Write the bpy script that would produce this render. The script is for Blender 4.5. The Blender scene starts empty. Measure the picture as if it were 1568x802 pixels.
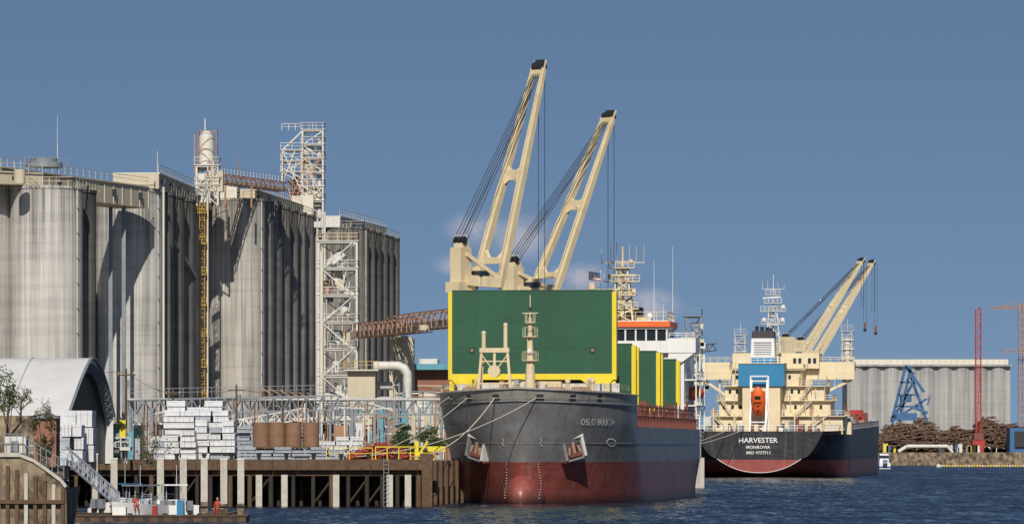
import bpy, math, random
from mathutils import Vector, Matrix
random.seed(7)
R=random.random
def U(a,b): return a+(b-a)*random.random()
sc=bpy.context.scene
# ---- unprojection helpers: camera frame column (pixels, 784 = centre) + range -> east coordinate; frame row -> height
F=7650.0; EYE=5.5
def E(b,d): return (b-784)*d/F
def H(e,d): return EYE+(686-e)*d/F

# ================= materials =================
def mk(name,col,rough=.6,var=.18,scale=.6,st=0.0,sc2=(.12,.07,.04),metal=0,bump=0,fine=4.0,sz=.08,sxy=1.6,st_lo=.5,st_hi=.75):
    m=bpy.data.materials.new(name); m.use_nodes=True
    nt=m.node_tree; N=nt.nodes; L=nt.links
    p=N['Principled BSDF']; p.inputs['Roughness'].default_value=rough; p.inputs['Metallic'].default_value=metal
    g=N.new('ShaderNodeNewGeometry')
    n1=N.new('ShaderNodeTexNoise'); n1.inputs['Scale'].default_value=scale; n1.inputs['Detail'].default_value=8; n1.inputs['Roughness'].default_value=.65
    L.new(g.outputs['Position'],n1.inputs['Vector'])
    mr=N.new('ShaderNodeMapRange'); mr.inputs[1].default_value=.25; mr.inputs[2].default_value=.75
    mr.inputs[3].default_value=1-var; mr.inputs[4].default_value=1+var*.6
    L.new(n1.outputs['Fac'],mr.inputs[0])
    vm=N.new('ShaderNodeVectorMath'); vm.operation='SCALE'; vm.inputs[0].default_value=col[:3]
    L.new(mr.outputs[0],vm.inputs['Scale'])
    out=vm.outputs[0]
    if st>0:
        mp=N.new('ShaderNodeMapping'); mp.inputs['Scale'].default_value=(sxy,sxy,sz)
        L.new(g.outputs['Position'],mp.inputs[0])
        n2=N.new('ShaderNodeTexNoise'); n2.inputs['Scale'].default_value=1; n2.inputs['Detail'].default_value=7; n2.inputs['Roughness'].default_value=.7
        L.new(mp.outputs[0],n2.inputs['Vector'])
        r=N.new('ShaderNodeMapRange'); r.inputs[1].default_value=st_lo; r.inputs[2].default_value=st_hi; r.inputs[4].default_value=st
        L.new(n2.outputs['Fac'],r.inputs[0])
        mx=N.new('ShaderNodeMix'); mx.data_type='RGBA'
        L.new(r.outputs[0],mx.inputs['Factor']); L.new(out,mx.inputs['A']); mx.inputs['B'].default_value=(*sc2,1)
        out=mx.outputs['Result']
    L.new(out,p.inputs['Base Color'])
    if bump>0:
        b=N.new('ShaderNodeBump'); b.inputs['Strength'].default_value=bump; b.inputs['Distance'].default_value=.1
        n3=N.new('ShaderNodeTexNoise'); n3.inputs['Scale'].default_value=fine; n3.inputs['Detail'].default_value=4
        L.new(g.outputs['Position'],n3.inputs['Vector']); L.new(n3.outputs['Fac'],b.inputs['Height']); L.new(b.outputs[0],p.inputs['Normal'])
    return m

def mk_silo(name,light,darkc,zt,amt=.85):
    """slip-formed concrete: rain streaks running down, drips below the roof edge, pour bands, patches"""
    m=bpy.data.materials.new(name); m.use_nodes=True
    N=m.node_tree.nodes; L=m.node_tree.links; p=N['Principled BSDF']; p.inputs['Roughness'].default_value=.92; p.inputs['Specular IOR Level'].default_value=.2
    g=N.new('ShaderNodeNewGeometry'); s=N.new('ShaderNodeSeparateXYZ'); L.new(g.outputs['Position'],s.inputs[0])
    def noise(scl,det,ro,lo,hi,a,b):
        mp=N.new('ShaderNodeMapping'); mp.inputs['Scale'].default_value=scl; L.new(g.outputs['Position'],mp.inputs[0])
        n=N.new('ShaderNodeTexNoise'); n.inputs['Scale'].default_value=1; n.inputs['Detail'].default_value=det; n.inputs['Roughness'].default_value=ro; L.new(mp.outputs[0],n.inputs['Vector'])
        r=N.new('ShaderNodeMapRange'); r.inputs[1].default_value=lo; r.inputs[2].default_value=hi; r.inputs[3].default_value=a; r.inputs[4].default_value=b; L.new(n.outputs['Fac'],r.inputs[0]); return r.outputs[0]
    def math_(op,a,b,cl=False):
        q=N.new('ShaderNodeMath'); q.operation=op; q.use_clamp=cl
        for i,v in enumerate((a,b)):
            if isinstance(v,(int,float)): q.inputs[i].default_value=v
            else: L.new(v,q.inputs[i])
        return q.outputs[0]
    f1=noise((3.0,3.0,.03),6,.7,.46,.62,0,.60); f2=noise((.60,.60,.018),4,.6,.46,.60,0,.70); f3=noise((.16,.16,.10),5,.6,.38,.7,0,.32)
    f4=noise((4.5,4.5,.02),3,.6,.46,.56,0,1)
    top=N.new('ShaderNodeMapRange'); top.inputs[1].default_value=zt-9; top.inputs[2].default_value=zt; top.inputs[3].default_value=0; top.inputs[4].default_value=.9; L.new(s.outputs['Z'],top.inputs[0])
    low=N.new('ShaderNodeMapRange'); low.inputs[1].default_value=16; low.inputs[2].default_value=5; low.inputs[3].default_value=0; low.inputs[4].default_value=.25; L.new(s.outputs['Z'],low.inputs[0])
    f=math_('MAXIMUM',f1,f2); f=math_('ADD',f,f3); f=math_('ADD',f,math_('MULTIPLY',f4,top.outputs[0])); f=math_('ADD',f,low.outputs[0])
    bands=noise((.05,.05,.9),2,.5,.52,.60,0,.14); f=math_('ADD',f,bands); f=math_('MULTIPLY',f,amt,True)
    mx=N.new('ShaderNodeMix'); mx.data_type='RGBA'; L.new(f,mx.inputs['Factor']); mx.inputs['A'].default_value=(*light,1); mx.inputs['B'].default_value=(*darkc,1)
    L.new(mx.outputs['Result'],p.inputs['Base Color'])
    return m

def zpaint(name,zones,rough=.45,st=.35,sc2=(.16,.08,.05),bump=.15):
    """ship side paint: zones [(z_upto,colour)] real paint lines at fixed heights, weathering + streaks"""
    m=bpy.data.materials.new(name); m.use_nodes=True
    nt=m.node_tree; N=nt.nodes; L=nt.links; p=N['Principled BSDF']; p.inputs['Roughness'].default_value=rough
    g=N.new('ShaderNodeNewGeometry'); s=N.new('ShaderNodeSeparateXYZ'); L.new(g.outputs['Position'],s.inputs[0])
    # hand-painted, scuffed paint edge
    we=N.new('ShaderNodeTexNoise'); we.inputs['Scale'].default_value=1.2; we.inputs['Detail'].default_value=6; L.new(g.outputs['Position'],we.inputs['Vector'])
    wz=N.new('ShaderNodeMath'); wz.operation='MULTIPLY_ADD'; wz.inputs[1].default_value=.22; L.new(we.outputs['Fac'],wz.inputs[0]); L.new(s.outputs['Z'],wz.inputs[2])
    cur=None
    for i,(z,c) in enumerate(zones):
        if cur is None:
            rgb=N.new('ShaderNodeRGB'); rgb.outputs[0].default_value=(*c,1); cur=rgb.outputs[0]; zp=z; continue
        gt=N.new('ShaderNodeMath'); gt.operation='GREATER_THAN'; gt.inputs[1].default_value=zp+.11
        L.new(wz.outputs[0],gt.inputs[0])
        mx=N.new('ShaderNodeMix'); mx.data_type='RGBA'; L.new(gt.outputs[0],mx.inputs['Factor']); L.new(cur,mx.inputs['A']); mx.inputs['B'].default_value=(*c,1)
        cur=mx.outputs['Result']; zp=z
    n1=N.new('ShaderNodeTexNoise'); n1.inputs['Scale'].default_value=.35; n1.inputs['Detail'].default_value=9; n1.inputs['Roughness'].default_value=.7
    L.new(g.outputs['Position'],n1.inputs['Vector'])
    mr=N.new('ShaderNodeMapRange'); mr.inputs[1].default_value=.3; mr.inputs[2].default_value=.7; mr.inputs[3].default_value=.65; mr.inputs[4].default_value=1.3
    L.new(n1.outputs['Fac'],mr.inputs[0])
    vm=N.new('ShaderNodeVectorMath'); vm.operation='SCALE'; L.new(cur,vm.inputs[0]); L.new(mr.outputs[0],vm.inputs['Scale'])
    out=vm.outputs[0]
    for (sx,szz,lo,hi,amt,colr) in ((1.5,.09,.50,.68,st,sc2),(.45,2.4,.52,.70,st*.7,(.25,.21,.19)),(3.5,.15,.60,.68,st*1.3,(.22,.10,.05)),(.9,.06,.55,.7,st*.6,(.36,.34,.32))):
        mp=N.new('ShaderNodeMapping'); mp.inputs['Scale'].default_value=(sx,sx,szz); L.new(g.outputs['Position'],mp.inputs[0])
        n2=N.new('ShaderNodeTexNoise'); n2.inputs['Scale'].default_value=1; n2.inputs['Detail'].default_value=8; n2.inputs['Roughness'].default_value=.72
        L.new(mp.outputs[0],n2.inputs['Vector'])
        r=N.new('ShaderNodeMapRange'); r.inputs[1].default_value=lo; r.inputs[2].default_value=hi; r.inputs[4].default_value=min(.9,amt); L.new(n2.outputs['Fac'],r.inputs[0])
        mx=N.new('ShaderNodeMix'); mx.data_type='RGBA'; L.new(r.outputs[0],mx.inputs['Factor']); L.new(out,mx.inputs['A']); mx.inputs['B'].default_value=(*colr,1)
        out=mx.outputs['Result']
    w=N.new('ShaderNodeMapRange'); w.inputs[1].default_value=.1; w.inputs[2].default_value=1.1; w.inputs[3].default_value=.8; w.inputs[4].default_value=0; L.new(s.outputs['Z'],w.inputs[0])
    mx=N.new('ShaderNodeMix'); mx.data_type='RGBA'; L.new(w.outputs[0],mx.inputs['Factor']); L.new(out,mx.inputs['A']); mx.inputs['B'].default_value=(.035,.025,.02,1); out=mx.outputs['Result']
    L.new(out,p.inputs['Base Color'])
    b=N.new('ShaderNodeBump'); b.inputs['Strength'].default_value=bump; b.inputs['Distance'].default_value=.12
    n3=N.new('ShaderNodeTexNoise'); n3.inputs['Scale'].default_value=.55; n3.inputs['Detail'].default_value=2; L.new(g.outputs['Position'],n3.inputs['Vector'])
    L.new(n3.outputs['Fac'],b.inputs['Height']); L.new(b.outputs[0],p.inputs['Normal'])
    return m

cream=mk('cream_paint',(.66,.55,.35),.5,.14,.5,.4,(.30,.20,.11))
cream2=mk('cream_paint_ship',(.70,.60,.40),.5,.12,.5,.35,(.4,.28,.16))
green=mk('green_paint',(.008,.078,.036),.5,.25,.25,.45,(.006,.042,.024),bump=.08,fine=1.5)
yellow=mk('yellow_paint',(.74,.58,.02),.5,.1,.6,.35,(.35,.26,.05))
yellowd=mk('yellow_ladder_paint',(.52,.33,.06),.6,.25,.6,.5,(.26,.13,.05))
white=mk('white_paint',(.76,.76,.74),.45,.07,.4,.25,(.45,.40,.34))
marks=mk('draft_mark_paint',(.42,.38,.36),.7,.35,1.5)
steelw=mk('white_steel',(.62,.61,.57),.55,.2,.8,.5,(.27,.17,.10))
rust=mk('rusty_steel',(.36,.20,.13),.8,.4,1.2,.6,(.5,.42,.34))
greyst=mk('grey_steel',(.22,.25,.28),.5,.25,.6,.3)
bluest=mk('blue_steel',(.03,.12,.27),.5,.2,.6,.25)
bluep=mk('blue_paint',(.02,.20,.40),.45,.1,.5,.15)
teal=mk('teal_paint',(.10,.32,.40),.5,.1,.6,.3)
black=mk('black_paint',(.02,.02,.022),.5,.2)
cable=mk('cable_black',(.025,.025,.03),.7,.1)
glass=mk('dark_glass',(.02,.03,.04),.08,.1)
orange=mk('orange_paint',(.80,.15,.03),.45,.1,.6,.1)
red=mk('red_paint',(.38,.03,.025),.5,.2,.8,.2)
deckred=mk('deck_red_brown',(.20,.06,.045),.7,.35,.9,.3,(.1,.06,.05))
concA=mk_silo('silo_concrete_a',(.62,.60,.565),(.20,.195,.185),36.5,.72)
concA2=mk_silo('silo_concrete_a_shaded',(.24,.23,.21),(.07,.066,.06),36.5,.9)  # darker copy for the rear cylinders: their shade is put into the colour
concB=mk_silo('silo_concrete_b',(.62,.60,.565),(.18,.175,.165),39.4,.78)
concB2=mk_silo('silo_concrete_b_shaded',(.24,.23,.21),(.07,.066,.06),39.4,.9)  # shade on the receding cylinders painted in as darker concrete
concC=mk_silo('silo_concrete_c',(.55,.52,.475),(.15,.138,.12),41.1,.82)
concC2=mk_silo('silo_concrete_c_shaded',(.40,.375,.34),(.10,.093,.083),41.1,.88)  # darkened concrete, paints the shade along the rear row
concD=mk_silo('silo_concrete_d',(.30,.285,.26),(.085,.08,.07),42.6,.85)
concf=mk_silo('silo_concrete_far',(.42,.42,.41),(.20,.20,.205),37,.7)
beige=mk('beige_cladding',(.54,.48,.36),.7,.15,.3,.4,(.34,.27,.19))
beigel=mk('pale_cladding',(.64,.61,.52),.7,.1,.3,.3,(.42,.36,.28))
pconc=mk('pile_concrete',(.50,.47,.42),.9,.25,2,.5,(.2,.18,.15),bump=.2)
seaw=mk('seawall_concrete',(.30,.235,.155),.95,.5,.6,.9,(.04,.034,.028),bump=.6,fine=2,sz=.6,sxy=.8,st_lo=.42,st_hi=.6)
timber=mk('timber',(.12,.072,.042),.9,.45,2,.6,(.05,.035,.025),bump=.3)
dark=mk('tarred_timber',(.035,.028,.022),.9,.4,1.2,.2)
ground_m=mk('ground_gravel',(.22,.195,.16),.95,.35,.12,bump=.3)
lumber=mk('wrapped_lumber',(.62,.63,.65),.5,.2,1.1,.4,(.40,.44,.48),bump=.15,fine=1.2)
lumb2=mk('lumber_ends',(.36,.40,.45),.7,.3,1.8,.4,(.17,.17,.19),sz=3,sxy=.5)
brownroll=mk('brown_coil',(.22,.12,.07),.75,.2,1,.5,(.10,.055,.035))
redscrap=mk('red_scrap',(.36,.05,.03),.7,.5,2)
alum=mk('aluminium',(.50,.54,.60),.4,.15,1,metal=.3)
logm=mk('log_bark',(.13,.08,.055),.95,.5,.9)
logend=mk('log_end',(.33,.21,.13),.9,.4,2.5)
leaf1=mk('leaf_dark',(.035,.065,.02),.8,.4,2)
leaf2=mk('leaf_light',(.09,.13,.035),.8,.3,2)
leaf3=mk('leaf_dry',(.22,.13,.06),.8,.3,2)
bark=mk('bark',(.13,.10,.08),.95,.3,3)
membrane=mk('white_membrane',(.62,.62,.62),.5,.12,.3,.4,(.44,.43,.42),sz=1,sxy=.5,bump=.08,fine=.5)
brick=mk('red_brick_cladding',(.26,.12,.08),.85,.2,.5)
rope=mk('rope',(.55,.50,.38),.9,.1)
skin=mk('skin',(.45,.27,.18),.6,.05)
floaty=mk('yellow_float',(.6,.42,.06),.5,.1)
hull1m=zpaint('grey_and_red_hull',[(4.15,(.26,.062,.050)),(10.35,(.225,.232,.238)),(99,(.38,.365,.33))],.40,.5)
hull2m=zpaint('black_and_red_hull',[(3.35,(.30,.065,.055)),(99,(.013,.015,.022))],.42,.28,(.1,.06,.05))

# ================= mesh builder =================
class G:
    def __init__(s,M=None): s.v=[];s.f=[];s.mi=[];s.sm=[];s.mats=[];s.M=M or Matrix.Identity(4)
    def mat(s,m):
        if m not in s.mats: s.mats.append(m)
        return s.mats.index(m)
    def add(s,vs,fs,m,smooth=False):
        o=len(s.v); s.v+= [tuple(s.M@Vector(v)) for v in vs]; k=s.mat(m)
        for f in fs: s.f.append([i+o for i in f]); s.mi.append(k); s.sm.append(smooth)
    def bx(s,x0,x1,y0,y1,z0,z1,m,rz=0):
        vs=[(x,y,z) for z in (z0,z1) for y in (y0,y1) for x in (x0,x1)]
        if rz:
            cx,cy=(x0+x1)/2,(y0+y1)/2; c,sn=math.cos(rz),math.sin(rz)
            vs=[(cx+(x-cx)*c-(y-cy)*sn, cy+(x-cx)*sn+(y-cy)*c, z) for x,y,z in vs]
        s.add(vs,[(0,2,3,1),(4,5,7,6),(0,1,5,4),(2,6,7,3),(0,4,6,2),(1,3,7,5)],m)
    def cyl(s,p,q,r,m,r2=None,n=8,cap=True,smooth=True):
        p=Vector(p);q=Vector(q);r2=r if r2 is None else r2
        d=(q-p); 
        if d.length<1e-6: return
        d.normalize(); a=Vector((0,0,1)) if abs(d.z)<.9 else Vector((1,0,0))
        u=d.cross(a).normalized(); w=d.cross(u)
        vs=[]
        for i in range(n):
            t=2*math.pi*i/n; o=u*math.cos(t)+w*math.sin(t)
            vs+=[p+o*r,q+o*r2]
        s.add(vs,[(2*i,2*i+1,(2*i+3)%(2*n),(2*i+2)%(2*n)) for i in range(n)],m,smooth)
        if cap:
            s.add(vs[0::2],[list(range(n))],m); s.add(vs[1::2],[list(range(n))[::-1]],m)
    def beam(s,p,q,w,m,h=None,w2=None,h2=None,side=None):
        p=Vector(p);q=Vector(q);h=h or w;w2=w2 or w;h2=h2 or (h if w2==w else h*w2/w)
        d=(q-p).normalized()
        if side is None:
            up=Vector((0,0,1)) if abs(d.z)<.98 else Vector((0,1,0)); sd=d.cross(up).normalized()
        else:
            sd=Vector(side); sd=(sd-d*sd.dot(d)).normalized()
        n=sd.cross(d)
        vs=[p-sd*w/2-n*h/2,p+sd*w/2-n*h/2,p+sd*w/2+n*h/2,p-sd*w/2+n*h/2,
            q-sd*w2/2-n*h2/2,q+sd*w2/2-n*h2/2,q+sd*w2/2+n*h2/2,q-sd*w2/2+n*h2/2]
        s.add(vs,[(0,3,2,1),(4,5,6,7),(0,1,5,4),(1,2,6,5),(2,3,7,6),(3,0,4,7)],m)
    def sph(s,c,r,m,n=14,k=9,sm=True):
        rx,ry,rz=(r,r,r) if not hasattr(r,'__len__') else r
        vs=[];fs=[]
        for j in range(k+1):
            ph=math.pi*j/k
            for i in range(n):
                t=2*math.pi*i/n
                vs.append((c[0]+rx*math.sin(ph)*math.cos(t),c[1]+ry*math.sin(ph)*math.sin(t),c[2]+rz*math.cos(ph)))
        for j in range(k):
            for i in range(n):
                fs.append((j*n+i,(j+1)*n+i,(j+1)*n+(i+1)%n,j*n+(i+1)%n))
        s.add(vs,fs,m,sm)
    def rail(s,pts,h,m,step=1.6,r=.035):
        for a,b in zip(pts[:-1],pts[1:]):
            a=Vector(a);b=Vector(b);L=(b-a).length;n=max(1,int(L/step));up=Vector((0,0,h))
            for i in range(n+1):
                p=a.lerp(b,i/n); s.beam(p,p+up,2*r,m)
            s.beam(a+up,b+up,2*r,m); s.beam(a+up*.55,b+up*.55,1.5*r,m)
    def tower(s,x,y,z0,z1,w,dp,n,r,m,w2=None,floors=True,diag=True,fm=None):
        w2=w if w2 is None else w2
        def cor(z):
            t=(z-z0)/(z1-z0); k=1+(w2/w-1)*t; a=w/2*k;b=dp/2*k
            return [(x-a,y-b,z),(x+a,y-b,z),(x+a,y+b,z),(x-a,y+b,z)]
        c0=cor(z0);c1=cor(z1)
        for i in range(4): s.beam(c0[i],c1[i],r*2,m)
        for k in range(n):
            a=cor(z0+(z1-z0)*k/n);b=cor(z0+(z1-z0)*(k+1)/n)
            for i in range(4):
                j=(i+1)%4
                s.beam(b[i],b[j],r*1.6,m)
                if diag:
                    if (k+i)%2: s.beam(a[i],b[j],r*1.1,m)
                    else: s.beam(a[j],b[i],r*1.1,m)
            if floors:
                xs=[p[0] for p in b];ys=[p[1] for p in b]
                s.bx(min(xs)-.3,max(xs)+.3,min(ys)-.3,max(ys)+.3,b[0][2]+r,b[0][2]+r+.12,fm or m)
                z=b[0][2]+r+.12
                s.rail([(min(xs)-.25,min(ys)-.25,z),(max(xs)+.25,min(ys)-.25,z),(max(xs)+.25,max(ys)+.25,z)],1.0,fm or m,1.4)
    def truss(s,p,q,w,h,n,r,m,fill=None):
        p=Vector(p);q=Vector(q);d=(q-p).normalized();sd=d.cross(Vector((0,0,1))).normalized()*w/2;up=Vector((0,0,h))
        L4=lambda t:[p.lerp(q,t)-sd,p.lerp(q,t)+sd,p.lerp(q,t)+sd+up,p.lerp(q,t)-sd+up]
        a=L4(0);b=L4(1)
        for i in range(4): s.beam(a[i],b[i],r*2,m)
        for k in range(n):
            a=L4(k/n);b=L4((k+1)/n)
            for (i,j) in ((0,3),(1,2)):
                s.beam(a[i],a[j],r*1.5,m)
                if k%2: s.beam(a[i],b[j],r*1.3,m)
                else: s.beam(a[j],b[i],r*1.3,m)
            s.beam(a[3],a[2],r*1.3,m);s.beam(a[0],a[1],r*1.3,m)
        if fill: s.beam(p+up*.3,q+up*.3,w*.6,fill,h*.35)
    def done(s,name,parent=None):
        me=bpy.data.meshes.new(name); me.from_pydata(s.v,[],s.f)
        for m in s.mats: me.materials.append(m)
        me.polygons.foreach_set('material_index',s.mi); me.polygons.foreach_set('use_smooth',s.sm); me.update()
        o=bpy.data.objects.new(name,me); sc.collection.objects.link(o)
        if parent: o.parent=parent
        return o
def empty(name):
    o=bpy.data.objects.new(name,None); sc.collection.objects.link(o); return o
def text_mesh(txt,size):
    c=bpy.data.curves.new('t','FONT'); c.body=txt; c.size=size; c.resolution_u=2; c.offset=.012*size
    o=bpy.data.objects.new('t',c); sc.collection.objects.link(o)
    bpy.context.view_layer.update()
    me=bpy.data.meshes.new_from_object(o.evaluated_get(bpy.context.evaluated_depsgraph_get()))
    vs=[tuple(v.co) for v in me.vertices]; fs=[list(p.vertices) for p in me.polygons]
    bpy.data.objects.remove(o); bpy.data.meshes.remove(me); return vs,fs
def rope_line(g,p,q,sag,r,m,n=14):
    p=Vector(p);q=Vector(q);pr=p
    for i in range(1,n+1):
        t=i/n; c=p.lerp(q,t); c.z-=sag*4*t*(1-t); g.cyl(pr,c,r,m,n=5,cap=False); pr=c
def foliage(g,c,r,n,size,mats,clumps=14):
    cs=[]
    for _ in range(clumps):
        while True:
            p=Vector((U(-1,1),U(-1,1),U(-1,1)))
            if p.length<1: break
        cs.append((Vector((c[0]+p.x*r[0],c[1]+p.y*r[1],c[2]+p.z*r[2])),U(.22,.45)))
    for i in range(n):
        cc,k=random.choice(cs); d=Vector((random.gauss(0,1),random.gauss(0,1),random.gauss(0,1))).normalized()*(R()**.5)
        p=cc+Vector((d.x*r[0]*k,d.y*r[1]*k,d.z*r[2]*k*1.2))
        a=Vector((U(-1,1),U(-1,1),U(-1,1))).normalized(); b=a.cross(Vector((U(-1,1),U(-1,1),U(-1,1)))).normalized()
        sz=size*U(.5,1.2); g.add([p-a*sz,p+b*sz*.5,p+a*sz,p-b*sz*.5],[(0,1,2,3)],random.choice(mats))
    return cs

# ================= water, ground =================
wm=bpy.data.materials.new('river_water'); wm.use_nodes=True
N=wm.node_tree.nodes;L=wm.node_tree.links;p=N['Principled BSDF']
p.inputs['Base Color'].default_value=(.008,.015,.028,1);p.inputs['Roughness'].default_value=.12;p.inputs['IOR'].default_value=1.33;p.inputs['Specular IOR Level'].default_value=.38
g_=N.new('ShaderNodeNewGeometry')
acc=None
for scl,det,w in (((2.4,.30,1),3,(.26,.42,0)),((.7,.10,1),3,(.16,.34,0)),((.10,.02,1),2,(.0,.14,0))):
    mp=N.new('ShaderNodeMapping');mp.inputs['Scale'].default_value=scl;L.new(g_.outputs['Position'],mp.inputs[0])
    n=N.new('ShaderNodeTexNoise');n.inputs['Scale'].default_value=1;n.inputs['Detail'].default_value=det;n.inputs['Roughness'].default_value=.65;L.new(mp.outputs[0],n.inputs['Vector'])
    sb=N.new('ShaderNodeVectorMath');sb.operation='SUBTRACT';sb.inputs[1].default_value=(.5,.5,.5);L.new(n.outputs['Color'],sb.inputs[0])
    mu=N.new('ShaderNodeVectorMath');mu.operation='MULTIPLY';mu.inputs[1].default_value=w;L.new(sb.outputs[0],mu.inputs[0])
    if acc is None: acc=mu.outputs[0]
    else:
        a_=N.new('ShaderNodeVectorMath');L.new(acc,a_.inputs[0]);L.new(mu.outputs[0],a_.inputs[1]);acc=a_.outputs[0]
a_=N.new('ShaderNodeVectorMath');a_.inputs[1].default_value=(0,-.12,1);L.new(acc,a_.inputs[0])
nn=N.new('ShaderNodeVectorMath');nn.operation='NORMALIZE';L.new(a_.outputs[0],nn.inputs[0]);L.new(nn.outputs[0],p.inputs['Normal'])
g=G();g.add([(-900,-300,0),(2500,-300,0),(2500,9000,0),(-900,9000,0)],[(0,1,2,3)],wm);g.done('river_water')

GZ=4.2
coast=[(-60,150),(-60,328),(-32.6,334),(-34,380),(-42,470),(-42,484),(-8.9,486),(5,600),(12,700),(31,950),(55,1130),(75,1400),(90,1620),(1500,1630)]
g=G()
for (a,b) in zip(coast[:-1],coast[1:]):
    g.add([(a[0],a[1],-2),(b[0],b[1],-2),(b[0],b[1],GZ),(a[0],a[1],GZ)],[(0,1,2,3)],dark if b[1] in (484,486) else seaw)
poly=[(x,y,GZ) for x,y in coast]+[(6000,1700,GZ),(6000,12000,GZ),(-5000,12000,GZ),(-5000,150,GZ)]
g.add(poly,[list(range(len(poly)))],ground_m)
g.done('ground')

# ================= quay =================
g=G()
g.bx(-42,-7.9,475,488,3.95,4.35,timber)
x=-42
while x<-8: 
    w=U(2,4.5); g.bx(x,min(x+w-.03,-7.85),474.7+U(-.04,.04),475,3.45,4.45,timber); x+=w
g.bx(-42,-7.9,475.4,476,2.9,3.4,timber)
g.bx(-42,-7.9,479.5,480,1.3,1.8,dark)
x=-41.5
while x<-8:
    w=U(.28,.42); g.cyl((x,475.6,-2),(x,475.6,3.45),w/2+.05,random.choice([timber,dark,dark,dark]),n=8)
    g.cyl((x+U(.4,1),479,-2),(x+.6,479,3.9),.2,dark,n=6)
    if R()<.35: g.beam((x,475.9,.2),(x+2.2,475.9,3.2),.18,dark)
    x+=U(1.2,2.6)
for xx in (E(515,475),E(436,475),E(597,475),E(625,475),E(397,475)): g.bx(xx-.3,xx+.3,474.3,475,-1,3.0,pconc)
for xx in (E(650,475),E(658,475)): g.bx(xx-.25,xx+.25,474.2,474.8,-1,5.0,timber)
lx=E(588,475)
for dx in (0,.45): g.beam((lx+dx,474.2,-.5),(lx+dx,474.2,4.6),.05,greyst)
for k in range(12): g.beam((lx,474.2,k*.4),(lx+.45,474.2,k*.4),.04,greyst)
for k in range(10):
    bxx=E(270+k*42,475); g.cyl((bxx,475.6,4.35),(bxx,475.6,4.85),.18,black,n=10); g.cyl((bxx,475.6,4.85),(bxx,475.6,5.0),.26,black,n=10)
for k in range(30):
    yy=490+k*4; xx=-8.4+(yy-486)*.122+.35; g.cyl((xx,yy,-1),(xx,yy,4.3),.25,timber,n=8)
g.done('timber_quay')

# ================= SHIP 1 =================
TH=math.radians(7.3)
M1=Matrix.Translation((.9,495,0))@Matrix.Rotation(-TH,4,'Z')
ship1=empty('cargo_ship')
B=9.7
def lerp(tab,z):
    for (a,va),(b,vb) in zip(tab[:-1],tab[1:]):
        if z<=b: 
            t=max(0,(z-a)/(b-a)); return va+(vb-va)*t
    return tab[-1][1]
A0=[(-2,2.0),(0,1.2),(4,.2),(8,-1.6),(12,-3.8)]
LL=[(-2,29),(0,26),(4,22),(8,17),(12,15)]
PP=[(-2,1.0),(0,.90),(4,.74),(8,.60),(12,.53)]
def h1(phi,z): return (B*math.sin(phi)**(2*lerp(PP,z)), lerp(A0,z)+lerp(LL,z)*(1-math.cos(phi)))
def grid(g,rows,m,flip=False):
    n=len(rows[0]);vs=[v for r in rows for v in r];fs=[]
    for j in range(len(rows)-1):
        for i in range(n-1):
            f=(j*n+i,j*n+i+1,(j+1)*n+i+1,(j+1)*n+i)
            fs.append(f[::-1] if flip else f)
    g.add(vs,fs,m,True)
def h1row(z,aft=True,zs=None):
    r=[]
    for i in range(41):
        ph=math.pi/2*i/40; zz=z if zs is None else zs(i/40); b,a=h1(ph,zz); r.append((b,a,zz))
    if aft:
        k=min(1,max(0,(z+2)/6)); 
        for a,f in ((34,1),(45,1),(60,1),(75,1),(84,1),(90,.99-.1*(1-k)),(96,.94-.3*(1-k)),(101,.86-.5*(1-k)),(105,.76-.6*(1-k))): r.append((B*f,a,z))
    return r
g=G(M1)
zl=[-2+9.7*i/22 for i in range(23)]
for sgn in (1,-1):
    rows=[[(b*sgn,a,z) for b,a,z in h1row(z)] for z in zl]
    grid(g,rows,hull1m,sgn<0)
    rows=[]
    for k in range(10):
        t=k/9
        zf=lambda u,t=t:7.7+t*(3.75-.55*u)
        r=[(b*sgn,a,z) for b,a,z in h1row(0,False,zf)]
        r.append((B*sgn,18.5,r[-1][2])); rows.append(r)
    grid(g,rows,hull1m,sgn<0)
    inner=[(b*.97,a+.3,z) for b,a,z in rows[-1]]
    grid(g,[rows[-1],inner],hull1m); 
    low=[(b*.94,a+1.9,10.05) for b,a,z in inner]
    grid(g,[inner,low],hull1m)
    rr=[(b*1.006,a-.05,z) for b,a,z in rows[6]]
    for p0,q0 in zip(rr[:-1],rr[1:]): g.beam(p0,q0,.10,hull1m)
    rr=[(b*1.003,a-.03,z) for b,a,z in rows[-1]]
    for p0,q0 in zip(rr[:-1],rr[1:]): g.beam(p0,q0,.16,hull1m)
    for zz in (6.0,):
        rr=[(b*sgn*1.001,a-.008,z) for b,a,z in h1row(zz)]
        for p0,q0 in zip(rr[:-1],rr[1:]): g.beam(p0,q0,.05,hull1m)
fd=[h1(math.pi/2*i/20,10) for i in range(21)]
g.add([(x*.94,min(y+.8,18.2),10) for x,y in fd]+[(9.2,18.4,10),(-9.2,18.4,10)]+[(-x*.94,min(y+.8,18.2),10) for x,y in fd[::-1]],[list(range(44))],deckred)
g.bx(-9.6,9.6,18.3,18.5,7.7,10.0,deckred)
g.add([(-9.6,14,7.7),(9.6,14,7.7),(9.6,92,7.7),(7.3,105,7.7),(-7.3,105,7.7),(-9.6,92,7.7)],[range(6)],deckred)
g.add([(-7.3,105,-2),(7.3,105,-2),(7.3,105,7.7),(-7.3,105,7.7)],[range(4)],hull1m)
g.sph((0,3.2,.6),(2.0,4.6,2.6),hull1m,28,18)
g.done('hull',ship1)

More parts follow.
